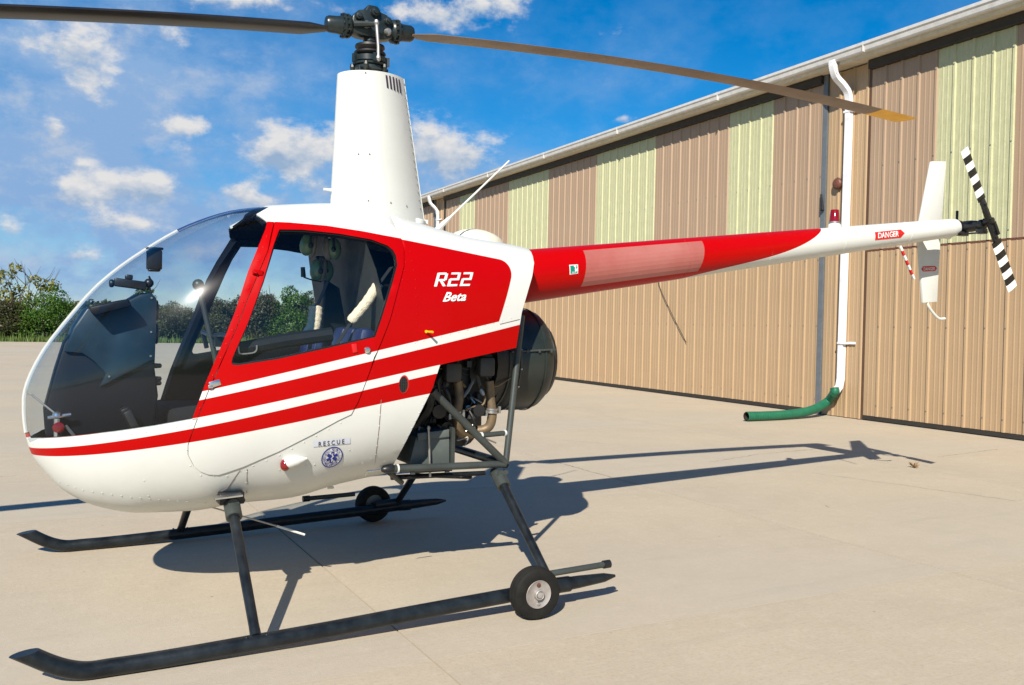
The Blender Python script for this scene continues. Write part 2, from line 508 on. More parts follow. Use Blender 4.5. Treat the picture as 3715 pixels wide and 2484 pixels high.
M['decalgreen'] = mat('decal_green', (0.0, 0.23, 0.16), 0.4)
M['vinyl'] = mat('faded_vinyl', (0.33, 0.088, 0.072), 0.55, col2=(0.37, 0.130, 0.110), scale=3.2)
M['rivet'] = mat('rivet_paint', (0.74, 0.72, 0.67), 0.35)
M['seam'] = mat('seam_sealant', (0.20, 0.14, 0.12), 0.7)
M['tail'] = banded('tail_rotor_bands', (0.80, 0.79, 0.76), (0.010, 0.010, 0.010), 0.1, 2, phase=0.005, start=0.10)
M['candy'] = banded('red_white_bands', (0.80, 0.79, 0.76), (0.55, 0.01, 0.012), 0.07204, 2)
M['concrete'] = concrete()
M['joint'] = mat('joint_dark', (0.10, 0.08, 0.065), 0.95)
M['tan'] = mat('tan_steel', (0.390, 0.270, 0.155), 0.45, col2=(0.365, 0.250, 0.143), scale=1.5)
M['tandim'] = mat('tan_steel_less_bounce', (0.345, 0.243, 0.160), 0.45, col2=(0.325, 0.228, 0.150), scale=1.5)  # same tan paint as below; weaker ground bounce put into the colour
M['browntrim'] = mat('brown_trim', (0.10, 0.052, 0.030), 0.6)
M['fibre'] = translucent_panel()
M['darktrim'] = mat('dark_trim', (0.028, 0.024, 0.020), 0.6)
M['bluegrey'] = mat('galvanised_edge', (0.16, 0.18, 0.20), 0.5, 0.3)
M['guttergrey'] = mat('gutter_grey', (0.60, 0.59, 0.57), 0.35)
M['soffit'] = mat('soffit_beige', (0.66, 0.59, 0.46), 0.6)
M['roofmat'] = mat('roof_grey', (0.33, 0.31, 0.29), 0.5)
M['spout'] = mat('white_spout', (0.80, 0.80, 0.82), 0.35)
M['hose'] = mat('green_hose', (0.006, 0.105, 0.055), 0.45, col2=(0.01, 0.14, 0.075))
M['rust'] = mat('rusty_brown', (0.17, 0.055, 0.03), 0.5, col2=(0.05, 0.03, 0.02), scale=40)
M['bark'] = mat('bark', (0.075, 0.058, 0.042), 0.9, bump=0.5)
M['grass'] = mat('grass_ground', (0.075, 0.125, 0.022), 0.9, col2=(0.12, 0.15, 0.04), scale=0.9)
M['blade'] = leaf_mat('grass_blade', (0.08, 0.14, 0.02), (0.16, 0.20, 0.05))
M['leaf'] = leaf_mat('leaf_green', (0.022, 0.062, 0.006), (0.100, 0.185, 0.014))
M['leafolive'] = leaf_mat('leaf_olive', (0.050, 0.062, 0.022), (0.100, 0.105, 0.040))
M['leafyellow'] = leaf_mat('leaf_yellow', (0.16, 0.18, 0.025), (0.26, 0.24, 0.05))
M['weed'] = mat('dry_weed', (0.30, 0.19, 0.09), 0.8)


# ------------------------------------------------------------------ mesh helpers
class MB:
    def __init__(self):
        self.v, self.f, self.m = [], [], []

    def add(self, vs, fs, mi=0):
        o = len(self.v)
        self.v += [tuple(x) for x in vs]
        self.f += [tuple(i + o for i in f) for f in fs]
        self.m += [mi] * len(fs)

    def box(self, c, s, rot=None, mi=0):
        vs = [Vector((x * s[0] / 2, y * s[1] / 2, z * s[2] / 2)) for x in (-1, 1) for y in (-1, 1) for z in (-1, 1)]
        if rot is not None:
            vs = [rot @ q for q in vs]
        vs = [q + Vector(c) for q in vs]
        self.add(vs, [(0, 1, 3, 2), (4, 6, 7, 5), (0, 4, 5, 1), (2, 3, 7, 6), (0, 2, 6, 4), (1, 5, 7, 3)], mi)

    def tube(self, pts, r, n=10, mi=0, cap=True):
        pts = [Vector(q) for q in pts]
        rr = r if isinstance(r, (list, tuple)) else [r] * len(pts)
        t0 = (pts[1] - pts[0]).normalized()
        up = Vector((0, 0, 1)) if abs(t0.z) < 0.9 else Vector((0, 1, 0))
        a = t0.cross(up).normalized()
        vs, fs = [], []
        for i, q in enumerate(pts):
            if i == 0:
                t = t0
            elif i == len(pts) - 1:
                t = (pts[i] - pts[i - 1]).normalized()
            else:
                t = ((pts[i + 1] - q).normalized() + (q - pts[i - 1]).normalized()).normalized()
            a = (a - t * a.dot(t)).normalized()
            b = t.cross(a)
            for k in range(n):
                w = 2 * math.pi * k / n
                vs.append(q + (a * math.cos(w) + b * math.sin(w)) * rr[i])
        for i in range(len(pts) - 1):
            for k in range(n):
                fs.append((i * n + k, i * n + (k + 1) % n, (i + 1) * n + (k + 1) % n, (i + 1) * n + k))
        if cap:
            fs.append(tuple(range(n - 1, -1, -1)))
            fs.append(tuple((len(pts) - 1) * n + k for k in range(n)))
        self.add(vs, fs, mi)

    def lathe(self, c, axis, prof, n=24, mi=0, cap=True):
        """prof: list of (along, radius) along the axis from c."""
        ax = Vector(axis).normalized()
        up = Vector((0, 0, 1)) if abs(ax.z) < 0.9 else Vector((1, 0, 0))
        a = ax.cross(up).normalized()
        b = ax.cross(a)
        vs, fs = [], []
        for (h, r) in prof:
            for k in range(n):
                w = 2 * math.pi * k / n
                vs.append(Vector(c) + ax * h + (a * math.cos(w) + b * math.sin(w)) * max(r, 1e-4))
        for i in range(len(prof) - 1):
            for k in range(n):
                fs.append((i * n + k, (i + 1) * n + k, (i + 1) * n + (k + 1) % n, i * n + (k + 1) % n))
        if cap:
            fs.append(tuple(range(n)))
            fs.append(tuple((len(prof) - 1) * n + k for k in range(n - 1, -1, -1)))
        self.add(vs, fs, mi)

    def prism(self, poly, d, mi=0):
        """poly: 3-D outline, d: extrusion vector"""
        n = len(poly)
        vs = [Vector(q) for q in poly] + [Vector(q) + Vector(d) for q in poly]
        fs = [tuple(range(n)), tuple(range(2 * n - 1, n - 1, -1))]
        fs += [(i, i + n, (i + 1) % n + n, (i + 1) % n) for i in range(n)]
        self.add(vs, fs, mi)

    def strip(self, A, B, mi=0):
        n = len(A)
        self.add(list(A) + list(B), [(i, i + 1, n + i + 1, n + i) for i in range(n - 1)], mi)

    def ell(self, c, s, n=12, mi=0, rot=None):
        vs, fs = [], []
        m_ = n // 2
        for i in range(m_ + 1):
            th = math.pi * i / m_
            for k in range(n):
                ph = 2 * math.pi * k / n
                q = Vector((math.sin(th) * math.cos(ph) * s[0], math.sin(th) * math.sin(ph) * s[1], math.cos(th) * s[2]))
                if rot is not None:
                    q = rot @ q
                vs.append(q + Vector(c))
        for i in range(m_):
            for k in range(n):
                fs.append((i * n + k, (i + 1) * n + k, (i + 1) * n + (k + 1) % n, i * n + (k + 1) % n))
        self.add(vs, fs, mi)

    def mesh(self, name, mats, smooth=True, angle=38, bevel=0.0):
        me = bpy.data.meshes.new(name)
        me.from_pydata(self.v, [], self.f)
        if not isinstance(mats, (list, tuple)):
            mats = [mats]
        for q in mats:
            me.materials.append(q)
        me.polygons.foreach_set('material_index', self.m)
        bm = bmesh.new()
        bm.from_mesh(me)
        bmesh.ops.remove_doubles(bm, verts=bm.verts, dist=2e-5)
        bmesh.ops.recalc_face_normals(bm, faces=bm.faces)
        if bevel:
            es = [e for e in bm.edges if len(e.link_faces) == 2 and e.calc_face_angle() > R(40)]
            bmesh.ops.bevel(bm, geom=es, offset=bevel, segments=2, affect='EDGES', profile=0.5)
        bm.to_mesh(me)
        bm.free()
        if smooth:
            me.polygons.foreach_set('use_smooth', [True] * len(me.polygons))
            me.set_sharp_from_angle(angle=R(angle))
        return me

    def build(self, name, mats, parent=None, smooth=True, angle=38, bevel=0.0):
        return link(name, self.mesh(name, mats, smooth, angle, bevel), parent)


def link(name, me, parent=None):
    o = bpy.data.objects.new(name, me)
    C.objects.link(o)
    if parent is not None:
        o.parent = parent
    return o


def tag(o, label=None, cat=None, group=None, kind=None):
    if label:
        o['label'] = label
    if cat:
        o['category'] = cat
    if group:
        o['group'] = group
    if kind:
        o['kind'] = kind
    return o


def thing(name, loc, label, cat, group=None, rz=0.0):
    o = bpy.data.objects.new(name, None)
    C.objects.link(o)
    o.empty_display_size = 0.2
    o.location = loc
    o.rotation_euler = (0, 0, rz)
    return tag(o, label, cat, group)


def bez(pts, n=8):
    """smooth Catmull-Rom path through the points"""
    P = [Vector(q) for q in pts]
    P = [P[0] * 2 - P[1]] + P + [P[-1] * 2 - P[-2]]
    out = []
    for i in range(1, len(P) - 2):
        for k in range(n):
            t = k / n
            a, b, c, d = P[i - 1], P[i], P[i + 1], P[i + 2]
            out.append(0.5 * ((2 * b) + (c - a) * t + (2 * a - 5 * b + 4 * c - d) * t * t + (3 * b - a - 3 * c + d) * t ** 3))
    out.append(P[-2])
    return out

# ================================================================== ground
def build_ground():
    root = bpy.data.objects.new('apron', None)
    C.objects.link(root)
    tag(root, kind='structure')
    b = MB()
    X0, X1, Y0, Y1 = -31.85, 31.51, -16.51, 42.8
    b.add([(X0, Y0, -0.03), (X1, Y0, -0.03), (X1, Y1, -0.03), (X0, Y1, -0.03)], [(0, 1, 2, 3)])
    b.build('joint_bed', M['joint'], root, smooth=False)
    xs = [-0.17 + 2.88 * k for k in range(-11, 12)]
    ys = [1.79 + 3.05 * k for k in range(-6, 14)]
    ys[-1] = Y1
    me = {}
    for i in range(len(xs) - 1):
        for j in range(len(ys) - 1):
            w, d = xs[i + 1] - xs[i], ys[j + 1] - ys[j]
            # slab joints are only readable near the camera; far bays are poured as wider strips
            key = (round(w, 3), round(d, 3))
            if key not in me:
                q = MB()
                q.box((0, 0, -.014), (w - .008, d - .004, .028))
                me[key] = q.mesh('slab', M['concrete'], smooth=False)
            cx, cy = (xs[i] + xs[i + 1]) / 2, (ys[j] + ys[j + 1]) / 2
            if cy > 18 or cx < -12 or cx > 13 or cy < -8:
                continue
            o = link('slab', me[key], root)
            o.location = (cx, cy, 0)
    # the outlying bays, too far to tell apart, as one sheet per side
    far = MB()
    ix0 = min(i for i in range(len(xs) - 1) if (xs[i] + xs[i + 1]) / 2 >= -12)
    ix1 = max(i for i in range(len(xs) - 1) if (xs[i] + xs[i + 1]) / 2 <= 13) + 1
    iy0 = min(j for j in range(len(ys) - 1) if (ys[j] + ys[j + 1]) / 2 >= -8)
    iy1 = max(j for j in range(len(ys) - 1) if (ys[j] + ys[j + 1]) / 2 <= 18) + 1
    xa, xb, ya, yb = xs[ix0], xs[ix1], ys[iy0], ys[iy1]

    def rect(x0, y0, x1, y1):
        far.add([(x0, y0, 0), (x1, y0, 0), (x1, y1, 0), (x0, y1, 0)], [(0, 1, 2, 3)])
    rect(X0, yb, X1, Y1)
    rect(X0, Y0, X1, ya)
    rect(X0, ya, xa, yb)
    rect(xb, ya, X1, yb)
    far.build('far_paving', M['concrete'], root, smooth=False)
    # field
    b = MB()
    n = 40
    S = 900.0
    b.add([(-S, -S, -0.05), (S, -S, -0.05), (S, S, -0.05), (-S, S, -0.05)], [(0, 1, 2, 3)])
    tag(b.build('field', M['grass'], None, smooth=False), kind='structure')
    # verge grass beyond the paving
    b = MB()
    r = random.Random(4)
    for k in range(9000):
        x = r.uniform(-16, 20)
        y = 42.85 + abs(r.gauss(0, 1.6))
        h = r.uniform(0.08, 0.30) * (1 if r.random() < .9 else 1.8)
        a = r.uniform(0, math.pi)
        dx, dy = math.cos(a) * 0.035, math.sin(a) * 0.035
        lx, ly = r.uniform(-.06, .06), r.uniform(-.06, .06)
        b.add([(x - dx, y - dy, -.05), (x + dx, y + dy, -.05), (x + lx, y + ly, h)], [(0, 1, 2)])
    tag(b.build('grass', M['blade'], None, smooth=False), kind='stuff')


build_ground()


# ================================================================== trees
def crown_mesh(name, lobes, leaves, size, leafmat, seed):
    """Foliage as leaf-sized faces spread over and through several lobes."""
    r = random.Random(seed)
    b = MB()
    vol = sum(q[1][0] * q[1][2] for q in lobes)
    for (c, s) in lobes:
        n = int(leaves * s[0] * s[2] / vol)
        tw = [Vector((r.gauss(0, 1), r.gauss(0, 1), r.gauss(0, 1))).normalized() for _ in range(26)]
        for k in range(n):
            # leaves gather round twigs so clumps and gaps appear
            d = (tw[r.randrange(26)] + Vector((r.gauss(0, .28), r.gauss(0, .28), r.gauss(0, .28)))).normalized()
            q = r.uniform(0.45, 1.0) ** 0.5 * r.uniform(.9, 1.12)
            p = Vector((c[0] + d.x * s[0] * q, c[1] + d.y * s[1] * q, c[2] + d.z * s[2] * q))
            if p.z < 0.02:
                p.z = r.uniform(0.02, .3)
            nn = (d * 0.5 + Vector((r.gauss(0, .6), r.gauss(0, .6), r.gauss(0.3, .6)))).normalized()
            a = nn.orthogonal().normalized()
            a = Matrix.Rotation(r.uniform(0, 6.28), 3, nn) @ a
            e = nn.cross(a)
            L_ = size * r.uniform(.6, 1.3)
            W_ = L_ * r.uniform(.35, .6)
            b.add([p - a * L_ * .5, p + e * W_ * .5, p + a * L_ * .5, p - e * W_ * .5], [(0, 1, 2, 3)])
    return b.mesh(name, leafmat, smooth=False)


def stems_mesh(name, n, h, spread, seed, r0=0.05, fork=3):
    r = random.Random(seed)
    b = MB()
    for k in range(n):
        a = r.uniform(0, 6.28)
        pts = [Vector((r.gauss(0, .12), r.gauss(0, .12), -.05))]
        for i in range(1, 5):
            pts.append(pts[-1] + Vector((math.cos(a) * spread / 4 + r.gauss(0, .08), math.sin(a) * spread / 4 + r.gauss(0, .08), h / 4 * r.uniform(.8, 1.1))))
        b.tube(pts, [r0, r0 * .8, r0 * .6, r0 * .4, r0 * .2], 5)
        for j in range(fork):
            i = r.randrange(1, 4)
            p = pts[i].lerp(pts[i + 1], r.random())
            a2 = r.uniform(0, 6.28)
            q = p + Vector((math.cos(a2) * h * .16, math.sin(a2) * h * .16, h * .16))
            e = q + Vector((math.cos(a2) * h * .08, math.sin(a2) * h * .08, h * .16))
            b.tube([p, q, e], [r0 * .42, r0 * .25, r0 * .1], 4)
    return b.mesh(name, M['bark'])


def build_trees():
    kinds = []
    specs = [
        ('leaf', [((0, 0, 1.2), (1.5, 1.3, 1.15)), ((.9, .1, .8), (1.1, 1.0, .9)), ((-1.0, 0, .8), (1.1, 1.0, .85)), ((.2, 0, 2.0), (.8, .8, .7))]),
        ('leafolive', [((0, 0, 1.3), (1.3, 1.2, 1.1)), ((.8, .2, 1.7), (.8, .8, .7)), ((-.9, -.2, .9), (1.0, .9, .9)), ((-.3, .1, 2.1), (.6, .6, .6))]),
        ('leaf', [((0, 0, 1.0), (1.3, 1.2, 1.0)), ((.6, 0, 1.9), (.8, .8, .8)), ((-.8, 0, 1.5), (.8, .8, .75)), ((.2, 0, 2.5), (.5, .5, .5))]),
        ('leafolive', [((0, 0, .9), (1.6, 1.3, .9)), ((.9, 0, 1.3), (.9, .9, .7)), ((-.6, 0, 1.5), (.8, .8, .7))]),
    ]
    for i, (lm, lobes) in enumerate(specs):
        kinds.append((crown_mesh('crown', lobes, 9500, 0.115, M[lm], 11 + i), stems_mesh('trunk', 5, 2.0, 0.8, 31 + i)))
    # (pixel-free) positions along the far edge of the paving: x, y, kind, scale xy, scale z
    spots = [(-0.72, 45.5, 0, 1.005, 1.005, 0.0), (-2.37, 46, 3, 0.93, 0.93, 1.7), (1.09, 50, 3, 0.75, 0.703, 3.4), (1.97, 47, 1, 0.762, 0.762, 5.1), (2.61, 46, 1, 0.75, 0.722, 0.52), (3.75, 48, 0, 0.787, 0.787, 2.22), (4.93, 46, 1, 0.79, 0.79, 3.92), (6.28, 47, 3, 0.89, 0.89, 5.62), (7.47, 46, 1, 0.89, 0.89, 1.04), (8.79, 47.5, 1, 0.971, 0.971, 2.74), (10.0, 47, 3, 1.15, 1.302, 4.44), (11.09, 46, 2, 1.053, 1.053, 6.14), (12.71, 46.5, 1, 1.089, 1.089, 1.56), (14.27, 47, 0, 1.095, 1.095, 3.26), (15.52, 46, 1, 1.15, 1.15, 4.96), (17.9, 47, 0, 1.15, 1.242, 0.38), (-3.47, 46, 1, 0.773, 0.773, 2.08), (-4.93, 46.5, 0, 0.837, 0.837, 3.78), (-6.61, 46, 3, 0.98, 0.98, 5.48)]
    names = ['bright green bush with a rounded top, the big one between bare tree and nose',
             'low olive bush at the foot of the half bare tree',
             'far low bush seen in the gap just left of the windscreen edge',
             'ragged olive bush right behind the windscreen edge',
             'olive bush seen through the windscreen left of the console',
             'green bush seen through the windscreen behind the console top',
             'ragged olive bush seen through the windscreen just right of the console',
             'low olive bush seen behind the bright glint in the windscreen',
             'olive bush seen behind the far door post',
             'olive bush seen between the far door post and the red post',
             'wide low bush seen behind the red door post',
             'tall green bush in the left half of the door window',
             'olive bush in the middle of the door window below the headset microphone',
             'green bush hidden behind the pilot seats',
             'olive bush hidden behind the cabin bulkhead',
             'green bush near the far hangar corner hidden by the cabin',
             'olive bush just outside the left picture edge',
             'rounded green bush left of the picture, second from the bare tree',
             'spreading olive bush farthest left of the row']
    for i, (x, y, k, sx, sz, rot) in enumerate(spots):
        t = thing('bush', (x, y, 0), names[i], 'bush', 'bushes along the far edge of the apron', rot)
        for nm, me in (('crown', kinds[k][0]), ('trunk', kinds[k][1])):
            o = link(nm, me, t)
            o.scale = (sx, sx, sz)
    # half-bare tree at the left
    bx, by = (-1.8926, 46.0)
    t = thing('bare_tree', (bx, by, 0), 'half bare grey tree with a few yellow green leaves rising above the left bushes', 'tree')
    link('trunk', stems_mesh('trunk', 7, 3.1, 1.0, 77, 0.045, 9), t)
    link('crown', crown_mesh('crown', [((-.7, 0, 3.0), (.45, .4, .4)), ((-.2, 0, 3.5), (.3, .3, .3)), ((1.2, 0, 2.75), (.6, .4, .35)), ((-.2, 0, 2.2), (.8, .6, .5)), ((.6, 0, 3.0), (.3, .3, .2))], 900, 0.19, M['leafyellow'], 78), t)
    # small pale tree seen over the console
    bx, by = (3.8706, 47.0)
    t = thing('young_tree', (bx, by, 0), 'slender young tree standing above the bushes, seen through the windscreen', 'tree')
    link('trunk', stems_mesh('trunk', 2, 2.6, .3, 79, 0.05, 6), t)
    link('crown', crown_mesh('crown', [((0, 0, 2.2), (.6, .5, .6)), ((.15, 0, 2.8), (.35, .3, .35)), ((-.5, 0, 1.7), (.6, .5, .4))], 1300, 0.15, M['leaf'], 80), t)
    # far wood beyond, one mass
    r = random.Random(9)
    b = MB()
    for k in range(52000):
        x = r.uniform(-130, 70)
        y = 74 + r.uniform(0, 7)
        top = 1.9 + 1.0 * noise.noise(Vector((x * .12, 0, 3))) + .6 * noise.noise(Vector((x * .6, 1, 3)))
        z = top * (1 - r.random() ** 1.4) + r.gauss(0, .12)
        nn = Vector((r.gauss(0, 1), r.gauss(-.6, 1), r.gauss(.5, 1))).normalized()
        a = nn.orthogonal().normalized()
        e = nn.cross(a)
        L_ = r.uniform(.15, .32)
        p = Vector((x, y, max(z, .1)))
        b.add([p - a * L_, p + e * L_ * .6, p + a * L_, p - e * L_ * .6], [(0, 1, 2, 3)])
    tag(b.build('distant_wood', M['leafolive'], None, smooth=False), kind='stuff')


build_trees()


def build_weed():
    x, y, _ = (5.62, 1.2278, 0.0)
    b = MB()
    r = random.Random(5)
    for k in range(26):
        a = r.uniform(0, 6.28)
        L_ = r.uniform(.02, .06)
        q = Vector((math.cos(a) * L_, math.sin(a) * L_, r.uniform(.01, .06)))
        side = Vector((-math.sin(a), math.cos(a), 0)) * .006
        b.add([side, -side, q * .6 - side + Vector((0, 0, .01)), q, q * .6 + side + Vector((0, 0, .01))], [(0, 1, 2, 3, 4)])
    o = b.build('weed', M['weed'], None, smooth=False)
    o.location = (x, y, 0.002)
    tag(o, 'small dry orange weed growing flat in the slab joint near the tail shadow', 'weed')


build_weed()


def build_cracks():
    for line in CRACKS:
        b = MB()
        pts = [Vector((x, y, .0022)) for x, y in line]
        r = random.Random(len(line))
        A, B = [], []
        for i in range(len(pts) - 1):
            n = max(2, int((pts[i + 1] - pts[i]).length / .05))
            for k in range(n):
                q = pts[i].lerp(pts[i + 1], k / n)
                t = (pts[i + 1] - pts[i]).normalized()
                w = r.uniform(.0008, .0024)
                q = q + Vector((-t.y, t.x, 0)) * r.uniform(-.010, .010)
                A.append(q + Vector((-t.y, t.x, 0)) * w)
                B.append(q - Vector((-t.y, t.x, 0)) * w)
        b.strip(A, B)
        b.build('crack', M['joint'], bpy.data.objects['apron'], smooth=False)


CRACKS = [[(3.4503, 0.2652), (3.4198, 0.1329)], [(2.7201, 2.7239), (2.7078, 2.0621), (2.709, 1.4031)], [(4.0464, 2.1741), (4.8761, 2.4035), (6.3853, 2.5466)], [(4.4826, 1.3563), (4.7099, 0.6539), (4.9608, -0.217)], [(6.495, 1.6228), (7.7084, 1.786)], [(-1.6512, 3.5219), (-1.4779, 3.5604)], [(3.5763, 3.9773), (4.0541, 3.2978)]]
build_cracks()

# ================================================================== hangar
HA = Vector((8.77572, 4.58877, 0.0))
HD = Vector((0.03599, 0.99935, 0.0))
HN = Vector((-0.99935, 0.03599, 0.0))
HROT = Matrix(((HD.x, HN.x, 0), (HD.y, HN.y, 0), (0, 0, 1)))     # local: (along wall, out of wall, up)
RIB = 0.2662
PW = RIB * 4


def panel_mesh(h, m, name='cladding_panel', w=PW):
    """One ribbed sheet: major ribs every RIB, two low stiffeners between."""
    prof = []
    n = max(1, round(w / RIB))
    for k in range(n):
        s = k * RIB
        prof += [(s, 0.0), (s + .012, .019), (s + .040, .019), (s + .056, 0.0),
                 (s + .112, 0.0), (s + .118, .0035), (s + .132, .0035), (s + .138, 0.0),
                 (s + .184, 0.0), (s + .190, .0035), (s + .204, .0035), (s + .210, 0.0)]
    prof.append((n * RIB, 0.0))
    b = MB()
    A = [(s, d, 0) for s, d in prof]
    B = [(s, d, h) for s, d in prof]
    b.strip(A, B)
    # sheet edges
    b.strip([(s, -.012, 0) for s, d in prof], A)
    b.strip(B, [(s, -.012, h) for s, d in prof])
    return b.mesh(name, m, smooth=False)


def build_hangar():
    root = thing('hangar', HA, 'long tan ribbed metal hangar with pale green translucent panels beside the apron', 'hangar')
    root.rotation_euler = HROT.to_euler()

    def box(name, s0, s1, n0, n1, z0, z1, m, parent=root, bevel=0.0):
        b = MB()
        b.box(((s0 + s1) / 2, (n0 + n1) / 2, (z0 + z1) / 2), (s1 - s0, n1 - n0, z1 - z0))
        return b.build(name, m, parent, smooth=False, bevel=bevel)
    ZS, ZT, ZB = 2.352, 4.845, 0.07
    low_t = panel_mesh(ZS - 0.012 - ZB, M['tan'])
    up_t = panel_mesh(ZT - ZS - 0.012, M['tandim'])
    up_g = panel_mesh(ZT - ZS - 0.012, M['fibre'])
    full_t = panel_mesh(4.96 - 0.02, M['tan'], w=RIB * 3)
    S0, S1 = -15.5, 21.0
    # inner frame wall behind the sheets
    box('back_wall', S0, S1, -.12, -.045, 0, 5.0, M['darktrim'])

    def door(s0, pattern, label):
        d = bpy.data.objects.new('hangar_door', None)
        C.objects.link(d)
        d.parent = root
        d['label'] = label
        s = s0
        for ch in pattern:
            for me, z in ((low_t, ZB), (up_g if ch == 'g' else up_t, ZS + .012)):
                o = link('cladding_panel', me, d)
                o.location = (s, 0, z)
            s += PW
        box('bottom_seal', s0, s, -.04, .010, .012, .066, M['darktrim'], d)
        box('seam_trim', s0, s, -.02, .006, ZS - .012, ZS + .012, M['rust'], d)
        # header track box over the door
        box('header_track', s0, s, -.02, .085, ZT + .004, 4.965, M['darktrim'], d)
        # screw heads in rows
        b = MB()
        n = round((s - s0) / RIB)
        for z in (.22, 1.30, 2.27, 2.46, 3.5, 4.6):
            for k in range(n):
                b.box((s0 + k * RIB + .027, .021, z), (.014, .007, .014))
        o = b.build('screw', M['steel'], d, smooth=False)
        o['kind'] = 'stuff'
        return s
    e1 = door(0.785, 'tgttggttggttgt'[0:14], 'left hangar door with five groups of green panels')
    door(-0.085 - 14 * PW, 'tgttggttggttgt', 'right hangar door next to the downspout')
    # dark jambs
    box('door_jamb', 0.700, 0.780, -.04, .035, 0.0, 4.97, M['bluegrey'])
    box('door_jamb', -0.083, -0.045, -.04, .004, 0.0, 4.97, M['browntrim'])
    box('door_jamb', e1 + .004, e1 + .07, -.04, .035, 0.0, 4.97, M['darktrim'])
    # pilasters between doors: full height sheets
    for s in (-0.0405, e1 + .075):
        o = link('cladding_panel', full_t, root)
        o.location = (s, .002, 0.01)
        o.scale = ((0.735 if s < 1 else 0.705) / (RIB * 3), 1, 1)
    box('door_jamb', e1 + .785, e1 + .88, -.04, .035, 0.0, 4.97, M['bluegrey'])
    door(e1 + .885, 'tgtt', 'far hangar door end beyond the second downspout')
    # rest of the long wall
    box('end_wall', S1 - .1, S1, -12, .03, 0, 5.0, M['tan'])
    box('end_wall', S0, S0 + .1, -12, .03, 0, 5.0, M['tan'])
    # soffit, fascia, gutter
    OV = 0.25
    box('soffit', S0 - .2, S1 + .2, -.03, OV, 4.972, 4.992, M['soffit'])
    box('fascia', S0 - .2, S1 + .2, OV + .001, OV + .022, 4.955, 5.13, M['soffit'])
    # K-style gutter: profile extruded along the eave
    b = MB()
    pr = [(OV + .024, 5.13), (OV + .024, 5.00), (OV + .085, 5.00), (OV + .10, 5.02), (OV + .112, 5.075), (OV + .128, 5.09), (OV + .130, 5.128), (OV + .118, 5.130), (OV + .116, 5.10), (OV + .098, 5.08), (OV + .088, 5.025), (OV + .075, 5.012), (OV + .034, 5.012), (OV + .034, 5.13)]
    b.prism([(S0 - .2, n, z) for n, z in pr], (S1 - S0 + .4, 0, 0))
    b.build('gutter', M['guttergrey'], root, smooth=False)
    gj = MB()
    gj.box((0, OV + .0765, 5.066), (.014, .110, .133))
    gj = gj.mesh('gutter_joint', M['guttergrey'], smooth=False)
    s = S0
    while s < S1:
        o = link('gutter_joint', gj, root)
        o.location = (s, 0, 0)
        s += 3.05
    # roof: thin ribbed sheet rising from the eave, with the far slope and gables
    b = MB()
    b.prism([(S0 - .2, OV + .05, 5.145), (S0 - .2, -6.0, 6.40), (S0 - .2, -12.3, 5.145), (S0 - .2, -12.3, 5.10), (S0 - .2, -6.0, 6.35), (S0 - .2, OV + .05, 5.135)], (S1 - S0 + .4, 0, 0))
    b.build('roof', M['roofmat'], root, smooth=False)
    for s in (S0 + .02, S1 - .08):
        b = MB()
        b.prism([(s, 0, 4.99), (s, -6.0, 6.33), (s, -12, 4.99)], (.06, 0, 0))
        b.build('gable', M['tan'], root, smooth=False)
    box('rear_wall', S0, S1, -12.05, -12.0, 0, 5.0, M['tan'])
    # roof vents
    for (s, n, z, k) in ((-2.12, -.55, 5.22, 1.0), (14.6, -.55, 5.22, 1.0)):
        b = MB()
        b.lathe((s, n, z), (0, 0, 1), [(0, .055), (.17, .055), (.17, .075), (.19, .085), (.21, .085), (.212, .06), (.235, .06), (.235, .095), (.26, .095), (.275, .05)], 14)
        v = b.build('roof_vent', M['steel'], root)

    # downspouts
    def spout(s, label):
        b = MB()
        path = bez([(s + .095, OV + .09, 5.03), (s + .095, OV + .085, 4.93), (s + .085, OV + .035, 4.80), (s + .05, .17, 4.68), (s + .03, .09, 4.54), (s + .03, .075, 4.2)], 5)
        pts = path + [Vector((s + .055, .07, .55))] + [Vector((s + .06, .09, .44)), Vector((s + .075, .15, .36))]
        # rectangular section
        vs, fs = [], []
        for i, q in enumerate(pts):
            t = ((pts[min(i + 1, len(pts) - 1)] - pts[max(i - 1, 0)])).normalized()
            a = Vector((1, 0, 0))
            a = (a - t * a.dot(t)).normalized()
            c = t.cross(a)
            for (u, w) in ((-.044, -.034), (.044, -.034), (.044, .034), (-.044, .034)):
                vs.append(q + a * u + c * w)
        for i in range(len(pts) - 1):
            for k in range(4):
                fs.append((i * 4 + k, i * 4 + (k + 1) % 4, (i + 1) * 4 + (k + 1) % 4, (i + 1) * 4 + k))
        b.add(vs, fs)
        d = b.build('downspout', M['spout'], root, smooth=False)
        d['label'] = label
        for z in (4.33, 1.06):
            k = MB()
            k.box((s + .03, .075, z), (.14, .086, .03))
            k.box((s - .10, .03, z + .005), (.12, .012, .035))
            k.build('strap', M['spout'], d, smooth=False, bevel=.003)
        k = MB()
        for i in range(7):
            q = path[3 + i]
            k.box(q, (.112, .086, .012), Matrix.Rotation(.7, 3, 'X'))
        k.build('elbow_crimp', M['spout'], d, smooth=False)
    spout(0.215, 'white downspout between the two hangar doors')
    spout(e1 + .42, 'white downspout at the far pilaster')
    # round brown bell on the pilaster
    b = MB()
    s, z = (0.447, 3.344)
    b.lathe((s, .02, z), (0, 1, 0), [(0, .075), (.03, .085), (.05, .08), (.07, .055), (.075, .02)], 16)
    b.tube([(s, .03, z - .08), (s, .05, z + .09)], .012, 6)
    b.build('wall_bell', M['rust'], root)
    # gas strut style rod on the jamb
    b = MB()
    (s, z), (s2, z2) = (0.761, 3.232), (0.71, 2.99)
    b.tube([(s, .05, z), (s2, .07, z2)], [.012, .03], 8)
    b.build('door_strut', M['black'], root)
    # loose cord on the door
    b = MB()
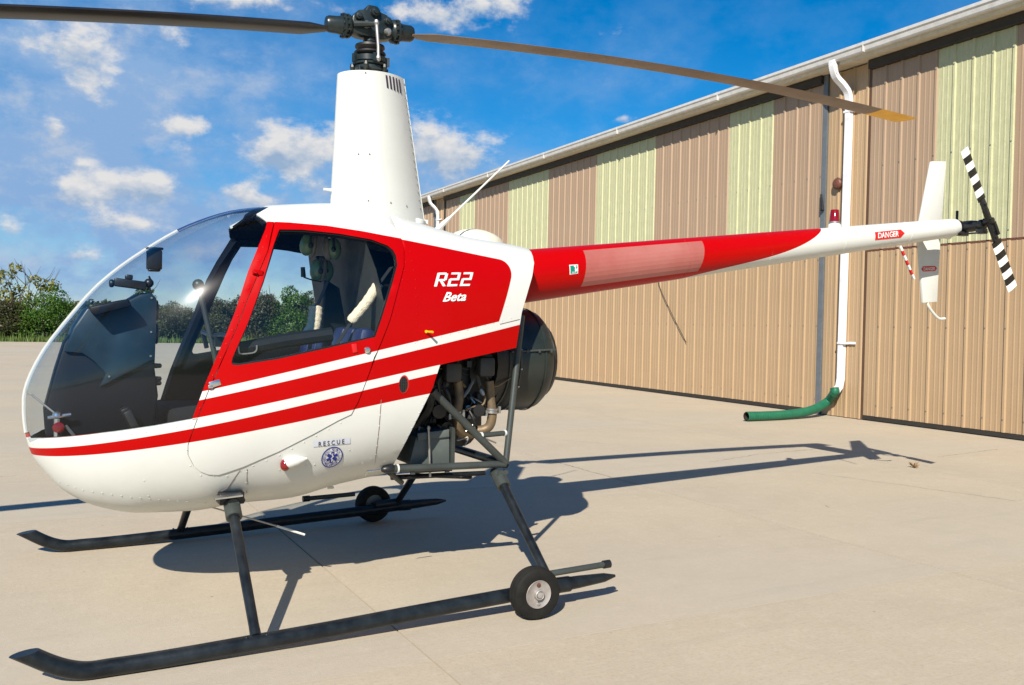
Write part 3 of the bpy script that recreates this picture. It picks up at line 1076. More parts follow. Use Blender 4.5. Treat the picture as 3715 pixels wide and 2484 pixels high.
    (s, z), (s1, z1), (s2, z2) = (4.804, 2.047), (4.401, 1.538), (3.922, 0.974)
    b.tube(bez([(s, .035, z + .3), (s, .035, z), (s1, .045, z1), (s2, .035, z2)], 5), .006, 5)
    b.build('door_cord', M['darktrim'], root)


build_hangar()


def build_hose():
    """Corrugated drain hose running from the downspout along the wall."""
    L0 = [(0.364, 0.346)]
    out = HROT @ Vector((0.290, .16, .36)) + HA
    e = Vector((6.9608, 4.8581, 0.07))
    m1 = Vector((8.6777, 5.0709, 0.2))
    m2 = Vector((8.1827, 4.9338, 0.1))
    m3 = Vector((7.5199, 4.8618, 0.065))
    path = bez([out + Vector((0, 0, .06)), out, m1, m2, m3, e], 22)
    # resample evenly
    d = [0]
    for i in range(1, len(path)):
        d.append(d[-1] + (path[i] - path[i - 1]).length)
    N = int(d[-1] / .011)
    pts, rad = [], []
    j = 0
    for i in range(N + 1):
        t = d[-1] * i / N
        while j < len(d) - 2 and d[j + 1] < t:
            j += 1
        q = path[j].lerp(path[j + 1], (t - d[j]) / max(1e-6, d[j + 1] - d[j]))
        q.z = max(q.z, .066)
        pts.append(q)
        rad.append(.058 + (.006 if i % 4 < 2 else 0))
    b = MB()
    b.tube(pts, rad, 14, cap=False)
    b.tube(pts[-14:], .05, 14, mi=1, cap=False)
    c = pts[-12]
    b.lathe(c, (pts[-1] - pts[-3]), [(0, .05), (.002, .001)], 14, mi=1)
    o = b.build('drain_hose', [M['hose'], M['darktrim']], None)
    tag(o, 'green corrugated drain hose lying on the concrete at the foot of the downspout', 'hose')


build_hose()

# ================================================================== helicopter
# master surface of the cabin: knots along the fuselage (distance from the nose tip)
XN = -1.488
KX = [0.0, 0.03, 0.08, 0.16, 0.28, 0.45, 0.65, 0.85, 1.05, 1.3, 1.6, 1.9, 2.2, 2.45]
KT = [0.85707, 0.98788, 1.08911, 1.20678, 1.35982, 1.50781, 1.63831, 1.71559, 1.74881, 1.76948, 1.71689, 1.65786, 1.62701, 1.574]
KB = [0.85707, 0.65357, 0.57128, 0.48132, 0.41315, 0.37535, 0.37248, 0.39564, 0.40429, 0.45927, 0.4946, 0.49868, 0.49903, 0.49937]
KW = [0.0, 0.125, 0.2, 0.28, 0.365, 0.445, 0.51, 0.545, 0.56, 0.56, 0.545, 0.505, 0.44, 0.37]
KC = [0.86, 0.88, 0.9, 0.92, 0.95, 0.98, 1.0, 1.02, 1.03, 1.05, 1.08, 1.12, 1.16, 1.18]
KNU = [2.0, 2.0, 2.05, 2.1, 2.2, 2.3, 2.5, 2.7, 2.9, 3.1, 3.3, 3.5, 3.8, 4.0]
KNL = [2.0, 2.0, 2.1, 2.2, 2.3, 2.4, 2.5, 2.6, 2.7, 2.8, 2.8, 2.8, 2.8, 2.8]
KS = [math.sqrt(k) for k in KX]


def slopes(ys):
    h = [KS[i + 1] - KS[i] for i in range(len(KS) - 1)]
    dl = [(ys[i + 1] - ys[i]) / h[i] for i in range(len(h))]
    m = [0.0] * len(ys)
    for i in range(1, len(ys) - 1):
        if dl[i - 1] * dl[i] > 0:
            w1, w2 = 2 * h[i] + h[i - 1], h[i] + 2 * h[i - 1]
            m[i] = (w1 + w2) / (w1 / dl[i - 1] + w2 / dl[i])
    m[0], m[-1] = dl[0], dl[-1]
    return m


CURVES = {n: (ys, slopes(ys)) for n, ys in dict(t=KT, b=KB, w=KW, c=KC, nu=KNU, nl=KNL).items()}


def kn(name, d):
    ys, m = CURVES[name]
    s = math.sqrt(max(d, 0))
    i = 0
    while i < len(KS) - 2 and s >= KS[i + 1]:
        i += 1
    h = KS[i + 1] - KS[i]
    t = (s - KS[i]) / h
    return (2 * t ** 3 - 3 * t ** 2 + 1) * ys[i] + (t ** 3 - 2 * t ** 2 + t) * h * m[i] + (-2 * t ** 3 + 3 * t ** 2) * ys[i + 1] + (t ** 3 - t ** 2) * h * m[i + 1]


def sec(d):
    zt, zb = kn('t', d), kn('b', d)
    return zt, zb, max(kn('w', d), 0.0), min(max(kn('c', d), zb), zt), kn('nu', d), kn('nl', d)


def surf_pt(d, t, side=-1):
    """point of the cabin skin; t from -1 (keel) to 1 (roof centre)"""
    zt, zb, w, zc, nu, nl = sec(d)
    n, h = (nu, zt - zc) if t >= 0 else (nl, zc - zb)
    a = min(abs(t), 1.0) * math.pi / 2
    y = w * max(math.cos(a), 0) ** (2 / n)
    z = zc + (1 if t >= 0 else -1) * h * math.sin(a) ** (2 / n)
    return Vector((XN + d, side * y, z))


def side_y(x, z):
    """half width of the cabin at station x and height z"""
    zt, zb, w, zc, nu, nl = sec(x - XN)
    n, h = (nu, zt - zc) if z >= zc else (nl, zc - zb)
    q = min(abs(z - zc) / max(h, 1e-4), 1.0)
    return w * max(1 - q ** n, 0) ** (1 / n)


def surf_n(d, t, side=-1):
    e = 2e-3
    d0, d1 = max(d - e, 1e-4), min(d + e, 2.449)
    t0, t1 = max(t - .004, -1), min(t + .004, 1)
    n = (surf_pt(d1, t, side) - surf_pt(d0, t, side)).cross(surf_pt(d, t1, side) - surf_pt(d, t0, side))
    if n.length < 1e-12:
        n = Vector((-1, 0, 0))
    n.normalize()
    p = surf_pt(d, t, side)
    c = Vector((min(max(p.x, -1.0), 1.5), 0, 1.05))
    return n if n.dot(p - c) > 0 else -n


def inside(pt, poly):
    x, y = pt
    r = False
    j = len(poly) - 1
    for i in range(len(poly)):
        xi, yi = poly[i]
        xj, yj = poly[j]
        if (yi > y) != (yj > y) and x < (xj - xi) * (y - yi) / (yj - yi) + xi:
            r = not r
        j = i
    return r


def patch(name, poly, mats, parent, side=-1, off=0.0, thick=0.012, holes=(), shrink=0.0, du=0.022, dv=0.03, angle=38, rim=0):
    """Panel cut from the cabin skin: outline in (d, t), given thickness inward.
    mats = (outside, inside)."""
    def todom(q):
        return (math.sqrt(max(q[0], 0)), q[1] * .6)

    def undom(q):
        return (q[0] ** 2, max(-1, min(1, q[1] / .6)))
    P = [todom(q) for q in poly]
    if shrink:
        n = len(P)
        ar = sum(P[i][0] * P[(i + 1) % n][1] - P[(i + 1) % n][0] * P[i][1] for i in range(n))
        sg = 1 if ar > 0 else -1
        Q = []
        for i in range(n):
            a, b_ = Vector(P[i - 1]), Vector(P[(i + 1) % n])
            tg = (b_ - a)
            if tg.length < 1e-9:
                Q.append(P[i])
                continue
            tg.normalize()
            nn = Vector((-tg.y, tg.x)) * sg
            q = Vector(P[i]) + nn * shrink
            if abs(P[i][1]) > .599:
                q.y = P[i][1]
            Q.append(tuple(q))
        P = Q
    H = [[todom(q) for q in h] for h in holes]
    verts, edges = [], []
    for ring in [P] + H:
        o = len(verts)
        verts += ring
        edges += [(o + i, o + (i + 1) % len(ring)) for i in range(len(ring))]
    xs = [q[0] for q in P]
    ys = [q[1] for q in P]
    nb = len(verts)
    i0 = int(min(xs) / du)
    for i in range(i0, int(max(xs) / du) + 2):
        for j in range(int(-0.6 / (dv * .6)) - 1, int(0.6 / (dv * .6)) + 2):
            q = (i * du + (du / 2 if j % 2 else 0), j * dv * .6)
            if not inside(q, P) or any(inside(q, h) for h in H):
                continue
            if min((q[0] - v[0]) ** 2 + (q[1] - v[1]) ** 2 for v in verts[:nb]) < (du * .38) ** 2:
                continue
            verts.append(q)
    vs, _, fs, *_ = delaunay_2d_cdt([Vector(v) for v in verts], edges, [], 0, 1e-6)
    keep = []
    for f in fs:
        c = (sum(vs[i].x for i in f) / 3, sum(vs[i].y for i in f) / 3)
        if inside(c, P) and not any(inside(c, h) for h in H):
            keep.append(tuple(f))
    out, inn = [], []
    for v in vs:
        d, t = undom(v)
        p, n = surf_pt(d, t, side), surf_n(d, t, side)
        if abs(t) > .9995:
            p.y = 0
            n.y = 0
            n.normalize()
        out.append(p + n * off)
        inn.append(p + n * (off - thick))
    b = MB()
    N = len(out)
    cnt = {}
    for f in keep:
        for k in range(3):
            e = (f[k], f[(k + 1) % 3])
            cnt[tuple(sorted(e))] = cnt.get(tuple(sorted(e)), 0) + 1
    b.add(out + (inn if thick else []), keep, 0)
    if thick:
        for f in keep:
            b.f.append(tuple(i + N for i in reversed(f)))
            b.m.append(1)
        for f in keep:
            for k in range(3):
                a, c = f[k], f[(k + 1) % 3]
                if cnt[tuple(sorted((a, c)))] == 1:
                    if abs(out[a].y) < 1e-6 and abs(out[c].y) < 1e-6:
                        continue        # halves meet on the centre line
                    b.f.append((a, a + N, c + N, c))
                    b.m.append(rim)
    return b.build(name, list(mats), parent, angle=angle)


heli = thing('helicopter', (0, 0, 0), 'red and white two seat light helicopter with black skids parked on the concrete apron', 'helicopter')

# outlines on the port skin
POST_OUT = [(0.9071, 0.6156), (0.8916, 0.5504), (0.845, 0.4213), (0.8048, 0.322), (0.778, 0.2433), (0.753, 0.1736), (0.7062, 0.0778), (0.6737, 0.0229), (0.6419, -0.0168), (0.6184, -0.0697), (0.5957, -0.1351)]      # front edge of the door post, top to bottom
POST_IN = [(0.934, 0.6029), (0.8877, 0.4098), (0.8419, 0.3001), (0.8003, 0.2098), (0.7733, 0.1509), (0.7473, 0.0975), (0.717, 0.0482), (0.6874, 0.0074), (0.6582, -0.0265), (0.6146, -0.1305)]                       # where the door starts
DOOR_TOP = [(0.934, 0.6029), (0.9964, 0.5837), (1.0704, 0.5578), (1.1462, 0.5338), (1.2234, 0.5032), (1.3031, 0.4796), (1.3881, 0.4641), (1.4778, 0.4625)]
DOOR_LOW = [(0.6146, -0.1305), (0.6069, -0.1549), (0.5994, -0.1805), (0.592, -0.2074), (0.584, -0.2451), (0.5863, -0.2921), (0.5991, -0.3232), (0.6123, -0.3562), (0.637, -0.3853), (0.6681, -0.4061), (0.7087, -0.4151), (0.7413, -0.4049), (0.7724, -0.3934), (0.8037, -0.3817), (0.826, -0.3695), (0.8485, -0.3568), (0.871, -0.3436), (0.8936, -0.3303), (0.9164, -0.317), (0.9392, -0.3039), (0.9615, -0.2891), (0.9841, -0.2747), (1.0069, -0.2608), (1.0299, -0.2476), (1.0533, -0.2349), (1.077, -0.2232), (1.1016, -0.2107), (1.1263, -0.1988), (1.1513, -0.1875), (1.1764, -0.1766), (1.2042, -0.1673), (1.2323, -0.1581), (1.2442, -0.1353), (1.26, -0.1089)]
DOOR_AFT = [(1.26, -0.1089), (1.2755, -0.0728), (1.2916, -0.0414), (1.3081, -0.0158), (1.325, -0.0), (1.3391, 0.0055), (1.3534, 0.0162), (1.3678, 0.0307), (1.3824, 0.0483), (1.3983, 0.0727), (1.4088, 0.098), (1.4197, 0.1266), (1.4311, 0.1585), (1.4431, 0.1942), (1.4559, 0.234), (1.4697, 0.2788), (1.4789, 0.3735), (1.4778, 0.4625)]
WINDOW = [(0.947, 0.5339), (1.0388, 0.5145), (1.1145, 0.489), (1.1918, 0.4653), (1.2596, 0.4408), (1.3293, 0.422), (1.3994, 0.3912), (1.4221, 0.3675), (1.4338, 0.335), (1.4347, 0.2817), (1.4093, 0.2031), (1.3827, 0.1354), (1.3581, 0.0809), (1.326, 0.0311), (1.255, 0.0275), (1.1853, 0.0244), (1.1167, 0.0212), (1.0476, 0.0181), (0.9802, 0.0146), (0.9147, 0.011), (0.8632, 0.0096), (0.8124, 0.0085), (0.7624, 0.0078), (0.7416, 0.01), (0.7366, 0.0157), (0.7412, 0.0275), (0.7696, 0.07), (0.7987, 0.1189), (0.8182, 0.1623), (0.8385, 0.2096), (0.8597, 0.2616), (0.8855, 0.3431), (0.9146, 0.44)]
GLASS_LOW = [(0.0173, -0.7507), (0.0609, -0.3865), (0.1143, -0.2915), (0.1672, -0.2425), (0.1973, -0.2255), (0.2275, -0.2126), (0.2576, -0.2027), (0.2878, -0.1948), (0.3181, -0.188), (0.3523, -0.1797), (0.3866, -0.1725), (0.421, -0.1662), (0.4557, -0.1609), (0.4904, -0.1543), (0.5253, -0.1478), (0.5603, -0.1413), (0.5957, -0.1351)]      # sill of the windscreen, nose to door
FIREWALL = [(1.6404, -0.0198), (1.6223, -0.0539), (1.6052, -0.0967), (1.586, -0.1318), (1.5677, -0.1704), (1.5503, -0.2127), (1.5341, -0.2592), (1.5194, -0.3105), (1.5066, -0.3682), (1.4956, -0.4297), (1.4881, -0.5031), (1.4877, -0.6005)]
COWL_BOT = [(2.0614, -0.0091), (2.0073, -0.0099), (1.9546, -0.0107), (1.9034, -0.0117), (1.8534, -0.0129), (1.7983, -0.0144), (1.7444, -0.016), (1.6918, -0.0177), (1.6404, -0.0198)]
COWL_AFT = [(2.2234, 0.6522), (2.2103, 0.5458), (2.1981, 0.4309), (2.1811, 0.3473), (2.1684, 0.2801), (2.1551, 0.2345), (2.143, 0.1947), (2.1318, 0.1597), (2.1213, 0.1288), (2.1114, 0.1017), (2.1018, 0.0779), (2.0926, 0.0574), (2.0871, 0.0375), (2.0818, 0.0216), (2.0766, 0.0098), (2.0715, 0.0024), (2.0664, -0.0005), (2.0614, -0.0091)]
SEAM_SIDE = [(1.6404, -0.0198), (1.5562, -0.0237), (1.4741, -0.028), (1.3882, -0.0315), (1.305, -0.0354)]    # joint between cowl and lower body
ROOF_D0 = 0.952
ROOF_D1 = POSTD = 1.478

aft_hi = [q for q in DOOR_AFT]
# split the aft door edge where the cowl joint meets it
k_split = min(range(len(DOOR_AFT)), key=lambda i: (DOOR_AFT[i][0] - SEAM_SIDE[-1][0]) ** 2 + (DOOR_AFT[i][1] - SEAM_SIDE[-1][1]) ** 2)
AFT_LOW, AFT_HIGH = DOOR_AFT[:k_split + 1], DOOR_AFT[k_split:]
nose_t = GLASS_LOW[0]
keel_end = (1.545, -1.0)
fire_low = FIREWALL[-1]
body_poly = ([(0.0100, -1.0)] + GLASS_LOW + [DOOR_LOW[0]] + DOOR_LOW[1:] + AFT_LOW[1:] + SEAM_SIDE[::-1][1:] + FIREWALL[1:]
             + [(fire_low[0] + .02, -.75), (fire_low[0] + .035, -.9), (fire_low[0] + .04, -1.0)]
             + [(1.3 - 0.08 * i, -1.0) for i in range(16)] + [(.06, -1.0), (.03, -1.0), (.018, -1.0)])
post_poly = POST_OUT + [DOOR_LOW[0]] + POST_IN[::-1][1:]
door_poly = DOOR_TOP + DOOR_AFT[::-1][1:] + DOOR_LOW[::-1][1:] + POST_IN[::-1][1:-1]
glass_poly = ([(0.0100, -1.0)] + GLASS_LOW + POST_OUT[::-1][1:] + [(POST_OUT[0][0] - .03, .72), (ROOF_D0, .84), (ROOF_D0, 1.0)]
              + [(ROOF_D0 - .06 * i, 1.0) for i in range(1, 15)] + [(.07, 1.0), (.04, 1.0), (.02, 1.0), (.008, 1.0), (.002, 1.0), (.0004, 1.0), (.0004, -1.0), (.004, -1.0)])
roof_poly = ([(ROOF_D0, 1.0), (ROOF_D0, .84), (POST_OUT[0][0] - .03, .72), POST_OUT[0]] + DOOR_TOP[0:] + [(1.482, .75), (1.482, 1.0)]
             + [(1.482 - .053 * i, 1.0) for i in range(1, 10)])
cowl_poly = ([(1.482, 1.0), (1.482, .75)] + AFT_HIGH[::-1] + SEAM_SIDE[::-1][1:] + COWL_BOT[::-1][1:] + COWL_AFT[::-1][1:]
             + [(2.236, .75), (2.252, .9), (2.257, 1.0)] + [(2.2 - .072 * i, 1.0) for i in range(10)])

for side in (-1, 1):
    patch('lower_body', body_poly, (M['body'], M['trim']), heli, side, 0.0, .014)
    patch('engine_cowl', cowl_poly, (M['cowl'], M['engine']), heli, side, 0.0, .010)
    patch('roof', roof_poly, (M['white'], M['trim']), heli, side, 0.001, .016)
    patch('door_post', post_poly, (M['body'], M['trim']), heli, side, 0.003, .045, du=.012, rim=0 if side < 0 else 1)
    dr = patch('door', door_poly, (M['body'], M['trim']), heli, side, 0.004, .030, holes=[WINDOW], shrink=.0016, du=.016, rim=1)
    # rubber lip round the opening, window pane
    cx = sum(q[0] for q in WINDOW) / len(WINDOW)
    cy = sum(q[1] for q in WINDOW) / len(WINDOW)
    big = [(cx + (q[0] - cx) * 1.012, cy + (q[1] - cy) * 1.012) for q in WINDOW]
    sml = [(cx + (q[0] - cx) * .985, cy + (q[1] - cy) * .985) for q in WINDOW]
    patch('window_seal', big, (M['black'], M['black']), dr, side, -.004, .012, holes=[sml], du=.03)
    pane = patch('window_pane', sml, (M['pane'], M['pane']), dr, side, -.008, 0)
    patch('windscreen', glass_poly, (M['glass'], M['glass']), heli, side, -.002, 0, du=.02)


def on_skin(x, z, off=.002, side=-1):
    d = x - XN
    y = side_y(x, z)
    zt, zb, w, zc, nu, nl = sec(d)
    n, h = (nu, zt - zc) if z >= zc else (nl, zc - zb)
    q = min(abs(z - zc) / max(h, 1e-4), 1.0)
    t = math.asin(min(1, q ** (n / 2))) / (math.pi / 2) * (1 if z >= zc else -1)
    return Vector((x, side * y, z)) + surf_n(d, t, side) * off


# windscreen centre strip and sill strip with screws
b = MB()
cl = [(.0100, -1.0), (.004, -1.0), (.001, -1.0), (.0006, 1.0), (.004, 1.0), (.012, 1.0), (.025, 1.0), (.045, 1.0), (.07, 1.0)] + [(.10 + .045 * i, 1.0) for i in range(20)]
ctr = []
for d, t in cl:
    p, n = surf_pt(d, t), surf_n(d, t)
    p.y = 0
    n.y = 0
    n.normalize()
    ctr.append((p, n))
KW_ = [.011 for i in range(len(ctr))]
for o0, mi, w2 in ((.004, 0, .011), (-.010, 1, .046)):
    b.strip([p + n * o0 + Vector((0, -w2, 0)) for (p, n) in ctr], [p + n * o0 + Vector((0, w2, 0)) for (p, n) in ctr], mi)
for sg in (-1, 1):
    A = [p + n * .004 + Vector((0, sg * w, 0)) for (p, n), w in zip(ctr, KW_)]
    B = [p - n * .010 + Vector((0, sg * w, 0)) for (p, n), w in zip(ctr, KW_)]
    b.strip(A[:21], B[:21], 0)
    b.strip(A[20:], B[20:], 1)
b.build('centre_strip', [M['white'], M['stripblue']], heli)

# front hoop of the roof (dark inside bow)
for side in (-1, 1):
    hoop = [(POST_OUT[0][0] - .02, POST_OUT[0][1])] + [(POST_OUT[0][0] - .035, .70), (ROOF_D0 - .03, .82), (ROOF_D0 - .035, .9), (ROOF_D0 - .035, 1.0), (ROOF_D0 + .01, 1.0), (ROOF_D0 + .01, .84), (POST_OUT[0][0] + .01, .70), POST_OUT[0]]
    patch('roof_bow', hoop, (M['trim'], M['trim']), heli, side, -.006, .012, du=.012)

# bulkheads -----------------------------------------------------------------
b = MB()
L = [(-.215, 1.70), (-.185, 1.6), (-.145, 1.45), (-.10, 1.25), (-.055, 1.05), (-.035, .85), (-.03, .62)]
rows = []
for x, z in L:
    w = side_y(x, min(z, kn('t', x - XN) - .02)) - .018
    rows.append([Vector((x, w * k / 6, z)) for k in range(-6, 7)])
for i in range(len(rows) - 1):
    b.strip(rows[i], rows[i + 1])
b.build('cabin_bulkhead', M['bulkhead'], heli)
# firewall and closing walls of the engine bay
b = MB()
fw = [surf_pt(d, t, -1) for d, t in FIREWALL] + [surf_pt(fire_low[0] + .02, -.75), surf_pt(fire_low[0] + .035, -.9)]
A = [Vector((p.x, p.y + .012, p.z)) for p in fw]
B = [Vector((p.x, -p.y - .012, p.z)) for p in fw]
b.strip(A, B)
up = [surf_pt(d, t, -1) for d, t in SEAM_SIDE]
b.build('firewall', M['engine'], heli)
b = MB()
ca = [surf_pt(d, t, -1) for d, t in COWL_AFT] + [surf_pt(2.236, .75), surf_pt(2.252, .9)]
A = [Vector((p.x - .004, p.y, p.z)) for p in ca]
B = [Vector((p.x - .004, -p.y, p.z)) for p in ca]
b.strip(A, B)
b.build('cowl_end', M['white'], heli)
b = MB()
cb = [surf_pt(d, t, -1) for d, t in COWL_BOT]
b.strip([Vector((p.x, p.y + .008, p.z + .012)) for p in cb], [Vector((p.x, -p.y - .008, p.z + .012)) for p in cb])
b.build('engine_bay_ceiling', M['engine'], heli)

# cabin floor and seat box ---------------------------------------------------
b = MB()
gl = [surf_pt(d, t, -1) for d, t in GLASS_LOW] + [on_skin(-.6, .80, 0), on_skin(-.3, .80, 0), on_skin(-.1, .82, 0)]
rows = []
for p in gl:
    w = abs(p.y) - .016
    z = min(p.z, .80) - .055
    w = min(w, max(side_y(max(p.x, XN + .02), z) - .02, .005))
    rows.append([Vector((p.x + .012, w * k / 4, z)) for k in range(-4, 5)])
for i in range(len(rows) - 1):
    b.strip(rows[i], rows[i + 1])
b.build('cabin_floor', M['carpet'], heli)

b = MB()
b.box((-.73, .01, .765), (.40, .80, .11))
b.build('floor_step', M['carpet'], heli, bevel=.02)
# instrument console: prism with a rounded hood
prof = [(-1.2476, -0.12, 1.2522), (-1.1816, -0.12, 1.2704), (-1.1027, -0.12, 1.2892), (-1.0586, -0.12, 1.3202), (-1.012, -0.12, 1.3292), (-0.989, -0.12, 1.3002), (-0.989, -0.12, 1.1583), (-0.9924, -0.12, 1.0031), (-0.977, -0.12, 0.8868), (-0.9929, -0.12, 0.7559), (-1.283, -0.12, 0.7208), (-1.4049, -0.12, 0.7257), (-1.4121, -0.12, 0.8238), (-1.3726, -0.12, 0.9923), (-1.3402, -0.12, 1.1085)]
con = MB()
con.prism([(x, -.13, z) for x, y, z in prof], (0, .26, 0))
con_o = con.build('instrument_console', M['panelblack'], heli, bevel=.012)
b = MB()
hood = [(-1.2551, -0.2, 1.2568), (-1.1098, -0.2, 1.2951), (-1.0961, -0.2, 1.2666), (-1.2354, -0.2, 1.2236)]
b.prism([(x, -.24, z) for x, y, z in hood], (0, .48, 0))
b.build('glare_shield', M['panelblack'], con_o, bevel=.008)
# instrument faces on the rear of the console
px_, pz_ = (-0.989, -0.12, 1.3002)[0], (-0.989, -0.12, 1.3002)[2]
for i, (dy, dz) in enumerate(((-.06, -.05), (.06, -.05), (-.06, -.15), (.06, -.15))):
    b = MB()
    b.lathe((px_ + .0, dy, pz_ + dz), (1, 0, 0), [(-.01, .045), (.012, .045), (.014, .036), (.010, .034)], 18)
    b.build('gauge', M['black'], con_o)
for z in [1.013, 0.957, 0.9383]:
    b = MB()
    b.lathe((-0.9934, -.10, z), (1, 0, 0), [(0, .012), (.028, .010), (.032, .004)], 10)
    b.build('knob', M['black'], con_o)

pod = MB()
pprof = [(-1.2603, -0.145, 1.2553), (-1.1082, -0.145, 1.2869), (-1.0576, -0.145, 1.316), (-1.013, -0.145, 1.3268), (-0.9902, -0.145, 1.2998), (-0.9919, -0.145, 1.1587), (-0.994, -0.145, 1.0435), (-1.1048, -0.145, 0.9811), (-1.2094, -0.145, 0.9257), (-1.1835, -0.145, 0.9817), (-1.2302, -0.145, 1.0326), (-1.2746, -0.145, 1.0667), (-1.3421, -0.145, 1.0718), (-1.3095, -0.145, 1.1701)]
pod.prism([(x, -.150, z) for x, y, z in pprof], (0, .300, 0))
pod_o = pod.build('instrument_pod', M['podsheen'], con_o, bevel=.010)
b = MB()
for x, y, z in [(-1.2327, -0.15, 1.2416), (-1.1169, -0.15, 1.2701), (-1.0116, -0.15, 1.3027), (-1.0116, -0.15, 1.1585), (-1.0121, -0.15, 1.0566), (-1.1721, -0.15, 0.971)]:
    b.lathe((x, -.152, z), (0, -1, 0), [(-.003, .005), (.003, .004)], 8)
b.build('pod_screw', M['steel'], con_o)['kind'] = 'stuff'
# small fitting on the nose floor
b = MB()
nf = Vector((-1.3637, -0.17, 0.7742))
b.tube([nf + Vector((0, 0, -.05)), nf + Vector((0, 0, .03))], .012, 8)
b.tube([nf + Vector((-.035, 0, .034)), nf + Vector((.05, 0, .044))], .008, 8)
b.lathe(nf + Vector((0, 0, .04)), (0, 0, 1), [(0, .02), (.012, .018), (.018, .006)], 10)
nfo = b.build('nose_fitting', M['chrome'], heli)
b = MB()
b.lathe(nf + Vector((.004, -.013, -.005)), (0, -1, 0), [(0, .022), (.006, .022), (.010, .012)], 14)
b.build('red_cap', M['redlens'], nfo)
b = MB()
b.tube([nf + Vector((.03, 0, .0)), nf + Vector((.075, .0, -.06))], .007, 6)
b.tube([nf + Vector((-.01, .03, .05)), nf + Vector((-.10, .06, .13))], .004, 6)
b.build('fitting_stay', M['steel'], nfo)

# camera on its arm above the console, compass under the centre strip
b = MB()
c0 = Vector((-1.0933, -0.12, 1.3595))
b.box(c0, (.125, .05, .035), Matrix.Rotation(R(6), 3, 'Y'))
b.box(c0 + Vector((-.005, 0, .028)), (.03, .03, .022))
b.lathe(c0 + Vector((-.062, 0, 0)), (-1, 0, 0), [(0, .016), (.014, .018), (.02, .012)], 12)
cm = b.build('dash_camera', M['black'], heli, bevel=.006)
b = MB()
a0 = Vector((-1.019, -0.12, 1.3364))
b.tube([a0, a0 + Vector((0, 0, .03)), c0 + Vector((.06, 0, -.004))], .009, 8)
b.tube([a0 + Vector((.004, 0, .02)), Vector((-1.0126, -0.12, 1.3813)), Vector((-1.0198, -0.12, 1.3958))], .004, 6)
b.ell(a0 + Vector((0, 0, .03)), (.02, .02, .02), 10)
b.build('mount_arm', M['black'], cm)
b = MB()
c1 = Vector((-0.9861, 0.0, 1.4727))
b.box(c1, (.062, .05, .085))
b.box(c1 + Vector((0, 0, -.045)), (.05, .045, .012))
b.tube([c1 + Vector((0, 0, .04)), Vector((-0.9886, 0.0, 1.5281))], .010, 8)
b.box(c1 + Vector((0, 0, .05)), (.075, .03, .012))
b.build('compass', M['black'], heli, bevel=.006)

# cyclic stick with its knob, T bar and grips
b = MB()
k0, k1, k2, k3 = (Vector(q) for q in ((-0.8075, -0.05, 1.3652), (-0.7879, -0.05, 1.2883), (-0.7302, -0.05, 1.0473), (-0.7153, -0.05, 0.9256)))
b.tube([k0, k1, k2, k3], [.011, .011, .012, .014], 10)
b.ell(k0 + Vector((0, 0, .004)), (.026, .026, .026), 12)
cy = b.build('cyclic_stick', M['frame'], heli)
b = MB()
g0 = Vector((-0.7428, -0.05, 1.1412))
b.tube([g0, g0 + Vector((.02, -.12, .01)), g0 + Vector((.03, -.26, .005))], .011, 8)
b.tube([g0 + Vector((.03, -.26, -.06)), g0 + Vector((.035, -.262, .02)), g0 + Vector((.05, -.262, .06))], [.017, .018, .013], 10)
b.tube([g0, g0 + Vector((.0, .26, .015)), g0 + Vector((.02, .27, -.06))], .011, 8)
b.box(g0 + Vector((.045, -.04, -.02)), (.09, .05, .05))
b.build('cyclic_grip', M['black'], cy)
# anti-torque pedals
for s in (-.34, -.22, .22, .34):
    b = MB()
    b.box((-1.10, s, .80), (.03, .07, .10), Matrix.Rotation(R(-25), 3, 'Y'))
    b.tube([(-1.10, s, .80), (-1.02, s, .68)], .010, 6)
    b.build('pedal', M['black'], heli, bevel=.004)

# seats ------------------------------------------------------------------------
for s in (-.27, .27):
    b = MB()
    b.box((-.37, s, .86), (.46, .44, .10), Matrix.Rotation(R(7), 3, 'Y'))
    b.box((-.37, s, .80), (.44, .42, .12))
    cu = b.build('seat_cushion', M['seatblue'], heli, bevel=.03)
    b = MB()
    for k in (-.14, 0, .14):
        b.box((-.185, s + k, 1.035), (.075, .135, .32), Matrix.Rotation(R(10), 3, 'Y'))
    b.build('seat_back', M['seatblue'], heli, bevel=.028)
# harness with sheepskin sleeves
for (pa, pb, pc, pd, w) in (((-0.2697, -0.36, 1.1147), (-0.2128, -0.4, 1.2261), (-0.1086, -0.44, 1.3848), (-0.0546, -0.45, 1.464), .024),
                            ((-0.3241, -0.12, 1.0871), (-0.3169, -0.12, 1.1478), (-0.2888, -0.1, 1.2821), (-0.2149, -0.04, 1.4174), .033)):
    b = MB()
    pa, pb, pc, pd = (Vector(q) for q in (pa, pb, pc, pd))
    pts = [pa, pb, pc, pd]
    A = [q + Vector((0, -.024, 0)) for q in pts]
    B = [q + Vector((0, .024, 0)) for q in pts]
    b.strip(A, B)
    b.strip([q + Vector((.004, 0, .003)) for q in A], [q + Vector((.004, 0, .003)) for q in B])
    be = b.build('shoulder_belt', M['belt'], heli)
    b = MB()
    dirv = (pc - pb)
    pts = bez([pb, pb + dirv * .5 + Vector((.004, 0, -.004)), pc], 8)
    b.tube([pb - dirv * .05] + pts + [pc + dirv * .05], [w * .8] + [w * (1 + .05 * math.sin(i * 2.1)) for i in range(len(pts))] + [w * .7], 14)
    b.build('fleece_sleeve', M['fleece'], be)
# dark strap pillar between the seats
b = MB()
q = [(-0.2185, 0.02, 1.4193), (-0.153, 0.02, 1.3798), (-0.11, 0.02, 1.1687), (-0.2293, 0.02, 1.167)]
b.prism([(x, -.02, z) for x, y, z in q], (0, .05, 0))
b.build('centre_pillar', M['trim'], heli, bevel=.006)
